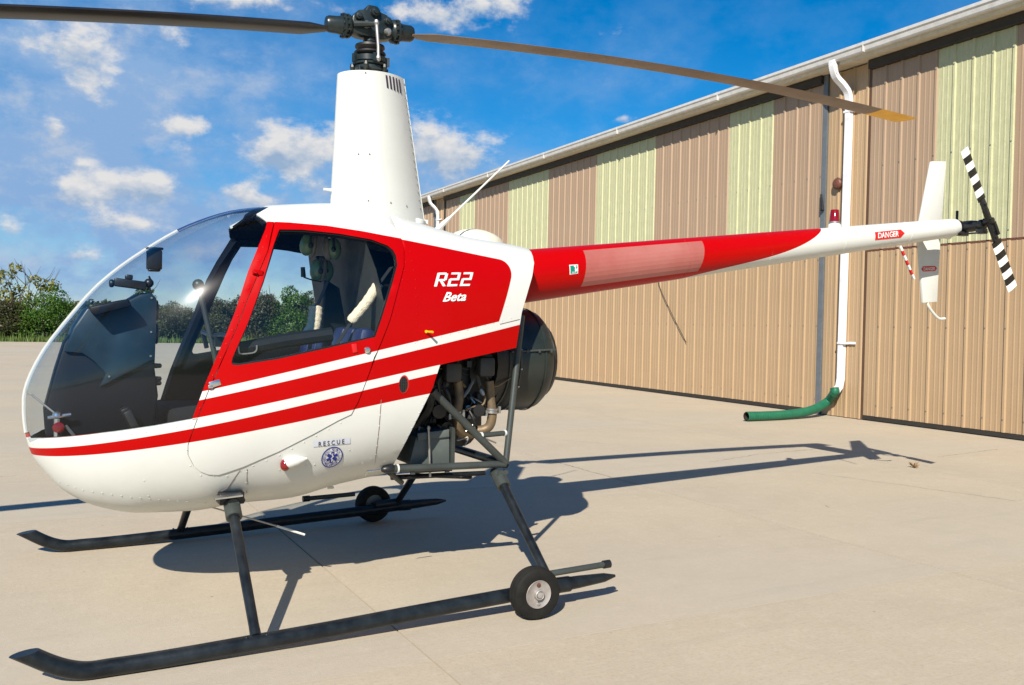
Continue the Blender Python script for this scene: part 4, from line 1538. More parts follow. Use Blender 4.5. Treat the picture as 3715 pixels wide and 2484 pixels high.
# door grab frame and vent catch seen inside the pane
b = MB()
b.tube(bez([(-0.7194, -0.5, 1.11), (-0.7174, -0.5, 1.0906), (-0.7087, -0.5, 1.08), (-0.6635, -0.5, 1.0837), (-0.6478, -0.5, 1.0945), (-0.6464, -0.5, 1.1159)], 4), .0035, 6)
b.build('vent_catch', M['steel'], heli)
b = MB()
sill = [(q[0], q[1]) for q in (WINDOW[0],)]
b.tube([(-0.713, -0.46, 1.0964), (-0.5287, -0.47, 1.1342), (-0.3297, -0.49, 1.1646)], .03, 8)
b.build('inner_door_rail', M['trim'], heli)

# exterior door fittings -------------------------------------------------------
b = MB()
p = on_skin(*(-0.8122, -0.5156, 0.9618)[::2], .006)
b.box(p, (.045, .012, .026), Matrix.Rotation(R(-18), 3, 'Y'))
b.box(p + Vector((-.016, 0, -.012)), (.02, .014, .014))
b.build('door_hinge', M['chrome'], heli, bevel=.004)
b = MB()
p = on_skin(*(-0.6467, -0.4977, 1.4101)[::2], .008)
b.box(p, (.042, .014, .020), Matrix.Rotation(R(8), 3, 'Y'))
b.tube([p + Vector((-.018, -.008, 0)), p + Vector((-.004, -.014, -.004))], .005, 6)
b.build('upper_hinge', M['body'], heli, bevel=.003)
b = MB()
p = on_skin(*(-0.1972, -0.5599, 1.1005)[::2], .004)
b.lathe(p, (0, -1, 0), [(0, .014), (.006, .014), (.010, .011), (.011, .004)], 16)
b.build('door_lock', M['chrome'], heli)
b = MB()
p = on_skin(*(-0.2532, -0.5599, 1.1076)[::2], .004)
b.box(p, (.022, .010, .038), Matrix.Rotation(R(-10), 3, 'Y'))
b.build('door_latch', M['decalred'], heli, bevel=.003)
b = MB()
p = on_skin(*(0.0777, -0.547, 1.1825)[::2], .004)
b.lathe(p, (0, -1, 0), [(0, .007), (.004, .007)], 10)
b.tube([p + Vector((.002, -.004, 0)), p + Vector((.014, -.042, -.001))], [.004, .0055], 8)
b.build('fuel_drain', M['yellow'], heli)
# air scoop with mesh
b = MB()
c = (-0.0267, -0.5523, 0.9506)
ring, ring2 = [], []
for k in range(20):
    w = 2 * math.pi * k / 20
    x, z = c[0] + math.cos(w) * .021, c[2] + math.sin(w) * .036
    ring.append(on_skin(x, z, .004))
    ring2.append(on_skin(c[0] + .004 + math.cos(w) * .025, c[2] + math.sin(w) * .041, .001))
b.strip(ring + ring[:1], ring2 + ring2[:1], 1)
b.add(ring, [tuple(range(20))], 0)
scoop = b.build('air_scoop', [M['black'], M['decalred']], heli)
b = MB()
for k in range(-1, 2):
    h = math.sqrt(max(0, 1 - (k / 2) ** 2)) * .036
    x = c[0] + k * .0104
    b.tube([on_skin(x, c[2] - h, .006), on_skin(x, c[2] + h, .006)], .0007, 4)
for k in range(-2, 3):
    h = math.sqrt(max(0, 1 - (k / 3) ** 2)) * .021
    z = c[2] + k * .012
    b.tube([on_skin(c[0] - h, z, .006), on_skin(c[0] + h, z, .006)], .0007, 4)
b.build('mesh_guard', M['frame'], scoop)
# wing tip style position light: white teardrop with red lens
b = MB()
x, y, z = (-0.485, -0.4879, 0.6259)
base = on_skin(x, z, 0)
pts = [(x - .038, .035), (x - .030, .042), (x - .012, .043), (x + .012, .036), (x + .034, .022), (x + .052, .008)]
b.tube([on_skin(px, z + .004 * i, .010) for i, (px, r_) in enumerate(pts)], [r_ * .62 for px, r_ in pts], 14)
nl = b.build('position_light', M['white'], heli)
b = MB()
b.ell(on_skin(x - .036, z, .016), (.022, .022, .027), 14)
b.build('red_lens', M['redlens'], nl)
# step lip and gear mount plate
b = MB()
A = [(-0.796, -0.44, 0.4891), (-0.6864, -0.44, 0.4957)]
b.box((Vector(A[0]) + Vector(A[1])) / 2, ((Vector(A[1]) - Vector(A[0])).length, .06, .006), Matrix.Rotation(-math.atan2(A[1][2] - A[0][2], A[1][0] - A[0][0]), 3, 'Y'))
b.build('step_lip', M['chrome'], heli)
b = MB()
b.tube([(-0.1669, -0.5, 0.5705), (-0.1031, -0.5, 0.5745)], .004, 6)
b.tube([(-0.1669, -0.5, 0.5705), (-0.171, -0.49, 0.5483)], .003, 6)
b.build('cowl_pin', M['chrome'], heli)
b = MB()
for q in ((0.2157, -0.25, 0.4848),):
    b.box((-0.2117, -0.12, 0.4389), (.03, .016, .012))
b.build('belly_drain', M['white'], heli, bevel=.004)

# rivets and screws on the skin: one field of small heads
RIVETS = [[(0.5916, -0.1558), (0.5379, -0.1648), (0.4847, -0.1742), (0.4319, -0.1837), (0.3794, -0.195), (0.3338, -0.2061), (0.2883, -0.2194), (0.243, -0.236), (0.1978, -0.2595), (0.1449, -0.2931), (0.0918, -0.3668), (0.0379, -0.5459)], [(0.5839, -0.161), (0.6146, -0.1305)], [(0.0889, -0.9333), (0.1084, -0.8739), (0.1359, -0.723), (0.1639, -0.6732), (0.192, -0.6491), (0.2203, -0.6367), (0.2544, -0.6104), (0.2889, -0.5974), (0.3236, -0.5894), (0.3585, -0.585), (0.3938, -0.5855), (0.4283, -0.5856), (0.4634, -0.5918), (0.4988, -0.5999), (0.5346, -0.6088), (0.5709, -0.6188), (0.6077, -0.6304), (0.6452, -0.6439), (0.6809, -0.6587), (0.7185, -0.6857)], [(0.5819, -0.2681), (0.5991, -0.351), (0.642, -0.4101), (0.6922, -0.4179), (0.7436, -0.4316), (0.7923, -0.4076), (0.8415, -0.3821), (0.8911, -0.3541), (0.9412, -0.3261), (0.988, -0.2924), (1.036, -0.2614), (1.0853, -0.2339), (1.1356, -0.2102), (1.1867, -0.1884)], [(1.3612, -0.1309), (1.3609, -0.1809), (1.362, -0.2375), (1.3651, -0.3021), (1.3674, -0.3609), (1.3723, -0.4295), (1.3817, -0.5146)], [(1.624, -0.0434), (1.6078, -0.0686), (1.5922, -0.0972), (1.5772, -0.1288), (1.5627, -0.1634), (1.5491, -0.2009), (1.5346, -0.2403), (1.5211, -0.2831), (1.5089, -0.3301), (1.4983, -0.3825)], [(1.5092, 0.3806), (1.5112, 0.3203), (1.5151, 0.267), (1.5203, 0.2192), (1.5204, 0.1789), (1.5213, 0.1426), (1.5227, 0.1098), (1.5247, 0.0807), (1.5243, 0.0552), (1.5242, 0.0337), (1.5243, 0.0166), (1.5245, 0.0046)], [(1.6336, 0.2036), (1.6501, 0.1523), (1.668, 0.1071), (1.6767, 0.0755), (1.686, 0.0483)], [(1.4716, 0.0115), (1.5134, 0.0134), (1.5557, 0.0154), (1.5986, 0.0175), (1.6421, 0.0197), (1.6867, 0.0219), (1.7323, 0.0243), (1.7788, 0.0271), (1.8263, 0.0302), (1.8746, 0.0334), (1.9237, 0.0368), (1.9742, 0.0399), (2.0261, 0.043)], [(2.0514, 0.2467), (2.0323, 0.1855), (2.0153, 0.1347), (1.9997, 0.0926)], [(0.8923, 0.5006), (0.8723, 0.4345), (0.8475, 0.3639), (0.8247, 0.3022), (0.8032, 0.2469), (0.781, 0.1958), (0.7597, 0.1486), (0.7391, 0.1049), (0.7171, 0.065), (0.6956, 0.0292), (0.6681, -0.003), (0.641, -0.0456), (0.6231, -0.0953)], [(1.4805, 0.3068), (1.4696, 0.2582), (1.46, 0.2151), (1.4513, 0.1765), (1.4398, 0.1419), (1.429, 0.1109), (1.4186, 0.0834)], [(0.8191, -0.4188), (0.826, -0.5029), (0.838, -0.6169)], [(0.9505, -0.4178), (0.9857, -0.4116), (1.0214, -0.4063), (1.0579, -0.4024), (1.0952, -0.4019), (1.1331, -0.4048), (1.1688, -0.3869), (1.2049, -0.3699), (1.2413, -0.353)], [(0.7877, -0.035), (0.8181, -0.0465), (0.849, -0.0584), (0.8802, -0.0704), (0.9117, -0.0825), (0.9435, -0.0951), (0.9869, -0.0806), (1.0312, -0.0672)], [(1.3199, -0.4867), (1.3558, -0.4611), (1.4278, -0.5175)], [(0.4349, -0.4436), (0.4571, -0.5642)]]
b = MB()
for i_, line in enumerate(RIVETS):
    for (d, t) in line:
        n = surf_n(d, t)
        p = surf_pt(d, t) + n * (.003 if i_ == 10 else 0)
        a = n.orthogonal().normalized()
        e = n.cross(a)
        r_ = .0042
        o = len(b.v)
        vs = [p + (a * math.cos(w) + e * math.sin(w)) * r_ + n * .0004 for w in (0, 1.047, 2.094, 3.1416, 4.189, 5.236)]
        vs += [p + n * .0030]
        b.add(vs, [(k, (k + 1) % 6, 6) for k in range(6)])
o = b.build('rivet_heads', M['cowl'], heli)
o['kind'] = 'stuff'
# thin raised seams
SEAMS = [[(1.3621, -0.1127), (1.3615, -0.1536), (1.3618, -0.1991), (1.3633, -0.2499), (1.3643, -0.3032), (1.3671, -0.3639), (1.3729, -0.4352), (1.3837, -0.5249)], [(0.8191, -0.4012), (0.827, -0.4886), (0.8403, -0.607)], [(0.7918, -0.4017), (0.7717, -0.4608), (0.7529, -0.5295), (0.7099, -0.5763)], [(0.6967, -0.0152), (0.6896, -0.0547), (0.6769, -0.0823), (0.6643, -0.1125), (0.652, -0.1451)], [(0.8542, -0.004), (0.855, -0.0318), (0.8474, -0.0604), (0.84, -0.0929), (0.7987, -0.1175), (0.7636, -0.1242), (0.7288, -0.1308), (0.6943, -0.1377), (0.6601, -0.1455)], [(1.9617, 0.0301), (2.0198, 0.0323), (2.0795, 0.0347)]]
b = MB()
for line in SEAMS:
    b.tube([surf_pt(d, t) + surf_n(d, t) * .0006 for d, t in line], .0016, 5)
b.build('panel_seam', M['seam'], heli)


# lettering and decals ---------------------------------------------------------
def text_mesh(body, shear=0.0, offset=0.0, space=1.0):
    cu = bpy.data.curves.new('lettering', 'FONT')
    cu.body = body
    cu.shear = shear
    cu.offset = offset
    cu.space_character = space
    cu.resolution_u = 3
    o = bpy.data.objects.new('lettering', cu)
    C.objects.link(o)
    dg = bpy.context.evaluated_depsgraph_get()
    me = bpy.data.meshes.new_from_object(o.evaluated_get(dg))
    C.objects.unlink(o)
    bpy.data.objects.remove(o)
    bm = bmesh.new()
    bm.from_mesh(me)
    bmesh.ops.triangulate(bm, faces=bm.faces)
    xs = [v.co.x for v in bm.verts]
    ys = [v.co.y for v in bm.verts]
    x0, x1, y0, y1 = min(xs), max(xs), min(ys), max(ys)
    V = [((v.co.x - x0) / (x1 - x0), (v.co.y - y0) / (y1 - y0)) for v in bm.verts]
    bm.verts.index_update()
    F = [tuple(v.index for v in f.verts) for f in bm.faces]
    bm.free()
    return V, F


def decal(name, VF, quad, place, m, parent):
    """quad: corner (x, z) of lower left, lower right, upper right, upper left"""
    V, F = VF
    b = MB()
    pts = []
    for u, v in V:
        x = (quad[0][0] * (1 - u) + quad[1][0] * u) * (1 - v) + (quad[3][0] * (1 - u) + quad[2][0] * u) * v
        z = (quad[0][1] * (1 - u) + quad[1][1] * u) * (1 - v) + (quad[3][1] * (1 - u) + quad[2][1] * u) * v
        pts.append(place(x, z))
    b.add(pts, F)
    return b.build(name, m, parent, smooth=False)


def rect_vf(n=8, m_=4):
    V = [(i / n, j / m_) for j in range(m_ + 1) for i in range(n + 1)]
    F = [(j * (n + 1) + i, j * (n + 1) + i + 1, (j + 1) * (n + 1) + i + 1, (j + 1) * (n + 1) + i) for j in range(m_) for i in range(n)]
    return V, F


skin = lambda off: (lambda x, z: on_skin(x, z, off))


def stroke_vf(strokes, w):
    """block lettering from thick polylines in a unit box"""
    V, F = [], []
    for s in strokes:
        for i in range(len(s) - 1):
            a, c = Vector(s[i]), Vector(s[i + 1])
            t = (c - a).normalized()
            n = Vector((-t.y, t.x))
            a2, c2 = a - t * (w[0] / 2 if i > 0 else 0), c + t * (w[0] / 2 if i < len(s) - 2 else 0)
            o = len(V)
            ww = w[0] if abs(t.y) > abs(t.x) else w[1]
            V += [tuple(a2 + n * ww / 2), tuple(c2 + n * ww / 2), tuple(c2 - n * ww / 2), tuple(a2 - n * ww / 2)]
            F.append((o, o + 1, o + 2, o + 3))
    return V, F


# type marking: italic block characters
R_ = [[(.04, 0), (.04, 1)], [(.04, .94), (.24, .94)], [(.25, .94), (.25, .46)], [(.25, .46), (.04, .46)], [(.13, .46), (.27, 0)]]
T1 = [[(.37, .94), (.58, .94)], [(.59, 1), (.59, .48)], [(.62, .50), (.37, .50)], [(.38, .53), (.38, 0)], [(.34, .06), (.61, .06)]]
T2 = [[(.70, .94), (.92, .94)], [(.93, 1), (.93, .48)], [(.96, .50), (.71, .50)], [(.72, .53), (.72, 0)], [(.68, .06), (.96, .06)]]
decal('type_lettering', stroke_vf(R_ + T1 + T2, (.072, .15)), [(0.1186, 1.3832), (0.3129, 1.3953), (0.3388, 1.4572), (0.1407, 1.445)], skin(.003), M['decalwhite'], heli)
decal('name_lettering', text_mesh('Beta', .30, .022), [(0.1602, 1.3163), (0.2813, 1.3252), (0.2875, 1.3662), (0.1681, 1.3597)], skin(.003), M['decalwhite'], heli)
decal('rescue_plate', rect_vf(), [(-0.4107, 0.6905), (-0.2479, 0.6975), (-0.2517, 0.7242), (-0.4137, 0.7174)], skin(.002), M['decalpale'], heli)
decal('rescue_lettering', text_mesh('RESCUE', 0, .012, 1.55), [(-0.3883, 0.6923), (-0.2758, 0.7), (-0.2785, 0.7197), (-0.3907, 0.7126)], skin(.0035), M['decaldark'], heli)
# round medical badge
cx, _, cz = (-0.3208, -0.4902, 0.6399)
rx = abs((-0.2734, -0.4863, 0.6407)[0] - cx)
rz_ = abs((-0.3286, -0.5133, 0.6881)[2] - cz)


def disc_vf(r0, r1, n=36):
    V, F = [], []
    for k in range(n):
        w = 2 * math.pi * k / n
        V += [(math.cos(w) * r0, math.sin(w) * r0), (math.cos(w) * r1, math.sin(w) * r1)]
    for k in range(n):
        a, c = 2 * k, 2 * ((k + 1) % n)
        F.append((a, a + 1, c + 1, c))
    return V, F


def badge(name, VF, off, m, parent):
    V, F = VF
    b = MB()
    b.add([on_skin(cx + u * rx, cz + v * rz_, off) for u, v in V], F)
    return b.build(name, m, parent, smooth=False)


bd = badge('medical_badge', disc_vf(.02, 1.0), .002, M['decalwhite'], heli)
badge('badge_ring', disc_vf(.90, 1.0), .0032, M['decalblue'], bd)
badge('badge_ring', disc_vf(.60, .63), .0032, M['decalblue'], bd)
V, F = [], []
for k in range(3):
    w = k * math.pi / 3
    o = len(V)
    for u, v in ((-.14, -.54), (.14, -.54), (.14, .54), (-.14, .54)):
        V.append((u * math.cos(w) - v * math.sin(w), u * math.sin(w) + v * math.cos(w)))
    F.append((o, o + 1, o + 2, o + 3))
for k in range(3):
    badge('star_bar', (V[4 * k:4 * k + 4], [(0, 1, 2, 3)]), .0034 + .0003 * k, M['decalblue'], bd)
badge('staff', ([(-.025, -.42), (.025, -.42), (.025, .42), (-.025, .42)], [(0, 1, 2, 3)]), .0048, M['decalwhite'], bd)
sn = [(.10 * math.sin(k * 1.1), -.34 + k * .062) for k in range(12)]
badge('snake', stroke_vf([sn], (.05, .05)), .0050, M['decalwhite'], bd)
allV, allF = [], []
for word, a0, a1, up_ in (('EMERGENCY MEDICAL CARE', R(205), R(-25), True), ('FIRST RESPONDER', R(222), R(318), False)):
    for i, ch in enumerate(word):
        if ch == ' ':
            continue
        w = a0 + (a1 - a0) * i / (len(word) - 1)
        tv, tf = text_mesh(ch, 0, .01)
        o = len(allV)
        for u, v in tv:
            u2, v2 = (u - .5) * .11, (v - .5) * .17
            if not up_:
                rr_ = .765 - v2
                ww = w + u2 / .765
            else:
                rr_ = .765 + v2
                ww = w - u2 / .765
            allV.append((math.cos(ww) * rr_, math.sin(ww) * rr_))
        allF += [tuple(q + o for q in f) for f in tf]
badge('badge_lettering', (allV, allF), .0036, M['decalblue'], bd)

# mast fairing -------------------------------------------------------------------
b = MB()
F0 = dict(le=-.205, te=.292, z0=1.62, hw=.118)
sts = []
lo_le, lo_te = (-0.1961, 0.0, 1.7753), (0.288, 0.0, 1.7306)
hi_le, hi_te = (-0.1726, 0.0, 2.4079), (0.1639, 0.0, 2.432)


def fair_ring(f, n=30):
    """closed airfoil outline at height fraction f (0 base, 1 top)"""
    le = Vector(lo_le).lerp(Vector(hi_le), f)
    te = Vector(lo_te).lerp(Vector(hi_te), f)
    hw = .128 * (1 - f) + .098 * f
    o = []
    for k in range(n + 1):
        u = k / n
        s = (1 - math.cos(u * math.pi)) / 2          # 0..1 along chord
        th = hw * (2.6 * (math.sqrt(s) * .5 - .10 * s - .36 * s * s + .02 * s ** 3 - .06 * s ** 4)) / .52
        th = max(th, .004 if k == n else 0)
        o.append((le.lerp(te, s), th))
    ring = [p + Vector((0, -t, 0)) for p, t in o] + [p + Vector((0, t, 0)) for p, t in reversed(o[1:])]
    return ring


FR = [fair_ring(f) for f in (-.25, 0, .2, .4, .6, .8, 1.0)]
for i in range(len(FR) - 1):
    b.strip(FR[i] + FR[i][:1], FR[i + 1] + FR[i + 1][:1])
b.add(FR[-1], [tuple(range(len(FR[-1])))])
fair = b.build('mast_fairing', M['white'], heli, angle=50)


def fair_pt(px, pz, off=.002):
    """port skin of the fairing at x, z"""
    lo, hi = -.2, 1.0
    f = .5
    for _ in range(30):
        z = (Vector(lo_le).lerp(Vector(hi_le), f).z + Vector(lo_te).lerp(Vector(hi_te), f).z) / 2
        f += (pz - z) / .75 * .5
    rg = fair_ring(f)[:31]
    for i in range(30):
        if rg[i].x <= px <= rg[i + 1].x:
            return rg[i].lerp(rg[i + 1], (px - rg[i].x) / max(1e-6, rg[i + 1].x - rg[i].x)) + Vector((0, -off, 0))
    return rg[-1] + Vector((0, -off, 0))


for (xa, ya, xb, yb) in ((876, 176, 880, 208), (885, 176.5, 889.5, 210), (894.5, 178, 898, 212), (903.5, 180, 907, 213.5), (912.5, 182, 917, 215)):
    pass
for A_, B_ in [((0.0365, 2.4062), (0.0443, 2.3461)), ((0.0566, 2.407), (0.0656, 2.3448)), ((0.078, 2.4059), (0.0859, 2.3434)), ((0.0983, 2.4046), (0.1075, 2.3422)), ((0.1188, 2.4033), (0.128, 2.3407))]:
    b = MB()
    a, c = fair_pt(A_[0], A_[1], .0015), fair_pt(B_[0], B_[1], .0015)
    b.prism([a + Vector((-.0055, 0, 0)), a + Vector((.0055, 0, 0)), c + Vector((.0055, 0, 0)), c + Vector((-.0055, 0, 0))], (0, .01, 0))
    b.build('cooling_slot', M['decaldark'], fair, smooth=False)
b = MB()
for (x, z) in [(-0.1005, 2.0078), (-0.0505, 2.013), (-0.0552, 1.7865), (0.0577, 1.7956), (0.1528, 1.799), (-0.1781, 2.393), (-0.0707, 2.4069), (0.1624, 2.3647), (0.1685, 2.3282), (0.1746, 2.2916), (0.1808, 2.2549), (0.1869, 2.2182), (0.193, 2.1815), (0.1992, 2.1446), (0.2053, 2.1078), (0.2115, 2.0708), (0.2177, 2.0338), (0.2239, 1.9967), (0.2301, 1.9596), (0.2363, 1.9224), (0.2425, 1.8852), (0.2487, 1.8479), (0.255, 1.8105)]:
    p = fair_pt(x, z, .001)
    b.lathe(p, (0, -1, 0), [(0, .0045), (.003, .003)], 6)
b.build('fairing_rivets', M['steel'], fair)['kind'] = 'stuff'
# pitot tube on the leading edge
b = MB()
b.tube([(-0.2337, 0.0, 1.8492), (-0.2102, 0.0, 1.8482), (-0.1845, 0.0, 1.8473)], [.0065, .0065, .010], 8)
b.build('pitot_tube', M['white'], heli)

# roof fittings: cap, aerial, far side tank dome
b = MB()
p = Vector((0.235, -0.02, 1.725))
b.lathe(p, (.1, 0, 1), [(-.01, .045), (.008, .048), (.014, .040), (.016, .01)], 18)
b.box(p + Vector((.05, 0, .004)), (.02, .015, .02))
b.build('fuel_cap', M['white'], heli)
b = MB()
q0, q1 = Vector((0.3872, 0.04, 1.7123)), Vector((0.7851, 0.04, 2.0957))
b.tube([q0 - (q1 - q0) * .05, q0, q0.lerp(q1, .12), q0.lerp(q1, .16), q1], [.015, .014, .011, .006, .0045], 8)
b.build('whip_aerial', M['white'], heli)
b = MB()
b.ell((0.6807, 0.2, 1.6511), (.165, .13, .085), 20, rot=Matrix.Rotation(R(6), 3, 'Y'))
b.build('tank_dome', mat('cream_paint', (0.78, 0.74, 0.58), 0.4), heli)

# belly aerial
b = MB()
q0, q1, q2 = Vector((-0.7646, -0.05, 0.3837)), Vector((-0.4556, -0.1, 0.2737)), Vector((-0.3306, -0.12, 0.2272))
b.tube([q0, q1], .0038, 6)
b.build('belly_aerial', M['steel'], heli)
b = MB()
b.tube([q1, q2], .0055, 6)
b.build('aerial_tip', M['white'], heli)

# engine bay -----------------------------------------------------------------------
b = MB()
b.box((.36, 0, .92), (.46, .42, .32))
b.box((.42, .05, .74), (.34, .30, .14))
b.tube([(.14, 0, 1.05), (.80, 0, 1.05)], .15, 16)
eng = b.build('engine_block', M['engine'], heli, bevel=.02)
for (pxy, w) in (((0.3294, -0.3, 0.9856), 1), ((0.5089, -0.3, 1.0121), 1)):
    c = Vector(pxy)
    b = MB()
    b.box(c + Vector((0, .02, 0)), (.088, .06, .098))
    b.build('rocker_cover', M['rocker'], eng, bevel=.018)
    b = MB()
    for k in range(7):
        b.box(c + Vector((0, .07 + k * .016, .0)), (.12, .006, .12))
    b.build('cooling_fins', M['engine'], eng, smooth=False)
# exhaust risers
P1 = [(0.3647, -0.27, 0.9434), (0.3734, -0.27, 0.8628), (0.3683, -0.26, 0.7728), (0.3907, -0.24, 0.7017), (0.4455, -0.2, 0.6692), (0.5151, -0.15, 0.6738)]
P2 = [(0.5351, -0.27, 0.9416), (0.5445, -0.27, 0.8486), (0.5558, -0.27, 0.7726), (0.5452, -0.26, 0.7156), (0.5073, -0.24, 0.6953), (0.4593, -0.2, 0.6947)]
P3 = [(0.5243, -0.12, 0.9143), (0.5135, -0.12, 0.848), (0.4896, -0.1, 0.8024)]
for pp in (P1, P2, P3):
    b = MB()
    b.tube(bez(pp, 6), .0235, 14)
    ex = b.build('exhaust_riser', M['exhaust'], eng)
for (a, c) in (((0.3602, -0.262, 0.7818), (0.3652, -0.262, 0.7646)), ((0.5529, -0.27, 0.7944), (0.5521, -0.27, 0.7771))):
    b = MB()
    a, c = Vector(a), Vector(c)
    b.lathe(a, (c - a), [(-.012, .029), (-.010, .033), (-.003, .033), (-.001, .029), (.004, .029), (.006, .033), (.012, .033), (.014, .029)], 14)
    b.box(a + Vector((.036, -.012, .004)), (.012, .012, .034))
    b.box(a + Vector((-.036, -.012, -.01)), (.012, .012, .026))
    b.build('pipe_clamp', M['steel'], eng)
b = MB()
b.lathe((0.5013, -0.06, 0.6753), (0, 1, 0), [(-.02, .02), (0, .075), (.02, .085), (.30, .085), (.32, .04)], 20)
b.build('muffler', M['black'], eng)
b = MB()
b.tube(bez([(0.4783, -0.29, 0.8986), (0.4978, -0.3, 0.8713), (0.5006, -0.3, 0.852), (0.4869, -0.3, 0.8267), (0.4446, -0.29, 0.8183), (0.4189, -0.28, 0.8116), (0.4099, -0.27, 0.7982)], 5), .0045, 6)
b.build('oil_line', M['exhaust'], eng)
b = MB()
b.tube([(0.4783, -0.29, 0.9008), (0.4856, -0.295, 0.8882), (0.493, -0.3, 0.8735)], [.010, .011, .007], 8)
b.build('line_fitting', M['steel'], eng)
b = MB()
b.tube([(0.2965, -0.28, 0.9029), (0.3085, -0.285, 0.88), (0.3182, -0.285, 0.8546)], [.012, .012, .009], 8)
b.build('spark_cable', M['black'], eng)
b = MB()
b.tube(bez([(0.3182, -0.285, 0.8546), (0.3235, -0.285, 0.8229), (0.3148, -0.27, 0.7902)], 4), .006, 6)
b.build('spark_lead', M['black'], eng)
b = MB()
b.tube(bez([(0.3059, -0.2, 0.8158), (0.2882, -0.2, 0.7736), (0.2628, -0.18, 0.7403)], 4), .02, 8)
b.build('breather_hose', M['black'], eng)
for k, (px, pz, r_) in enumerate(((.20, .92, .03), (.26, .80, .035), (.47, .80, .03), (.30, .72, .03))):
    b = MB()
    b.tube([(px, -.30, pz), (px + .03, -.12, pz + .02), (px + .02, .1, pz)], r_, 10)
    b.build('intake_pipe', M['black'], eng)
b = MB()
b.tube(bez([(.10, -.3, 1.0), (.20, -.32, .86), (.16, -.28, .74)], 6), .022, 8)
b.build('engine_hose', M['black'], eng)

rr = random.Random(21)
for k in range(30):
    x0, z0_ = rr.uniform(.12, .56), rr.uniform(.72, 1.06)
    y0 = rr.uniform(-.27, -.20)
    pts = [Vector((x0, y0, z0_))]
    for q in range(3):
        pts.append(pts[-1] + Vector((rr.uniform(-.09, .11), rr.uniform(-.025, .03), rr.uniform(-.10, .06))))
    b = MB()
    b.tube(bez(pts, 4), rr.uniform(.003, .009), 6)
    b.build('engine_cable', M[rr.choice(['black', 'black', 'steel', 'rocker', 'exhaust'])], eng)
for k in range(12):
    b = MB()
    c = Vector((rr.uniform(.16, .56), rr.uniform(-.25, -.21), rr.uniform(.74, 1.05)))
    if k % 2:
        b.lathe(c, (0, -1, 0), [(0, .016), (.02, .016), (.022, .010), (.034, .010)], 8)
    else:
        b.box(c, (rr.uniform(.02, .06), .03, rr.uniform(.02, .05)))
    b.build('engine_fitting', M[rr.choice(['rocker', 'steel', 'black', 'engine'])], eng)

# cooling fan shroud: drum with its axis along the fuselage
ca_ = Vector((0.7246, 0.0, 0.8457))
fzt, fzb = (0.9395, 0.0, 1.3092)[2], (0.9389, 0.0, 0.766)[2]
fz = (fzt + fzb) / 2
fr = (fzt - fzb) / 2
fx0 = .655
b = MB()
b.lathe((fx0, 0, fz), (1, 0, 0), [(-.04, fr * .80), (0, fr * .93), (.05, fr * .985), (.13, fr * 1.0), (.20, fr * .99), (.245, fr * .955), (.27, fr * .88), (.275, fr * .55)], 40)
shr = b.build('fan_shroud', M['shroud'], heli, angle=30)
b = MB()
b.lathe((fx0 + .275, 0, fz - .005), (1, 0, 0), [(0, fr * .74), (.02, fr * .77), (.038, fr * .74), (.042, fr * .60), (.02, fr * .5)], 36)
b.build('fan_wheel', M['black'], shr)
b = MB()
b.box((fx0 + .13, -fr - .001, fz + .055), (.26, .012, .010), Matrix.Rotation(R(-3), 3, 'Y'))
b.box((fx0 - .11, -fr + .06, fz + .02), (.16, .02, .012), Matrix.Rotation(R(-6), 3, 'Y'))
for k in range(4):
    b.box((fx0 + .02 + k * .07, -fr - .002, fz + .053), (.012, .016, .018))
b.build('shroud_flange', M['frame'], shr, bevel=.003)
for k, x in enumerate((.0, .055, .20)):
    b = MB()
    b.lathe((fx0 + x, 0, fz), (1, 0, 0), [(0, fr * (.94, .99, .995)[k]), (.002, fr * (.955, 1.005, 1.008)[k]), (.010, fr * (.955, 1.005, 1.008)[k]), (.012, fr * (.94, .99, .995)[k])], 40, cap=False)
    b.build('shroud_band', M['frame'] if k == 1 else M['shroud'], shr)
for k in range(18):
    a = R(20 * k + 8)
    b = MB()
    p = Vector((fx0 + .061, fr * 1.006 * math.cos(a), fz + fr * 1.006 * math.sin(a)))
    b.lathe(p, (0, math.cos(a), math.sin(a)), [(-.004, .006), (.004, .006), (.006, .003)], 6)
    b.build('shroud_bolt', M['steel'], shr)
b = MB()
b.tube([(fx0 - .03, 0, fz), (fx0 + .02, 0, fz)], fr * .93, 30)
b.tube([(.55, -.08, fz - .02), (fx0, -.06, fz - .02)], .19, 20)
b.build('scroll_duct', M['engine'], shr)

# steel tube frame ---------------------------------------------------------------------
FRAME = [(((-0.0335, -0.4, 0.5573)), ((0.5554, -0.42, 0.5519)), .017), (((0.1559, -0.45, 0.9115)), ((0.5553, -0.42, 0.5561)), .0185), (((0.6624, -0.36, 1.2675)), ((0.5577, -0.42, 0.5517)), .0155),
         (((0.4096, -0.43, 0.6955)), ((0.567, -0.405, 0.699)), .0125)]
for side in (1, -1):
    for a, c, r_ in FRAME:
        b = MB()
        a2, c2 = Vector((a[0], a[1] * side, a[2])), Vector((c[0], c[1] * side, c[2]))
        b.tube([a2, c2], r_, 12)
        if side == 1 and r_ == .0125:
            for q in (.06, .93):
                z = a2.lerp(c2, q)
                b.tube([z - (c2 - a2) * .03, z + (c2 - a2) * .03], r_ + .003, 12, mi=1)
        b.build('frame_tube', [M['frame'], M['white']], heli)
b = MB()
q = FRAME[0][1]
b.tube([(q[0], -abs(q[1]), q[2]), (q[0], abs(q[1]), q[2])], .022, 12)
b.build('rear_cross_tube', M['gear'], heli)
b = MB()
a = Vector((-0.0335, -0.4, 0.5573))
b.ell(a + Vector((.01, 0, 0)), (.045, .02, .02), 12)
b.tube([a + Vector((.042, 0, 0)), a + Vector((.050, 0, 0))], .021, 12, mi=1)
b.build('tube_fairing', [M['black'], M['white']], heli)
b = MB()
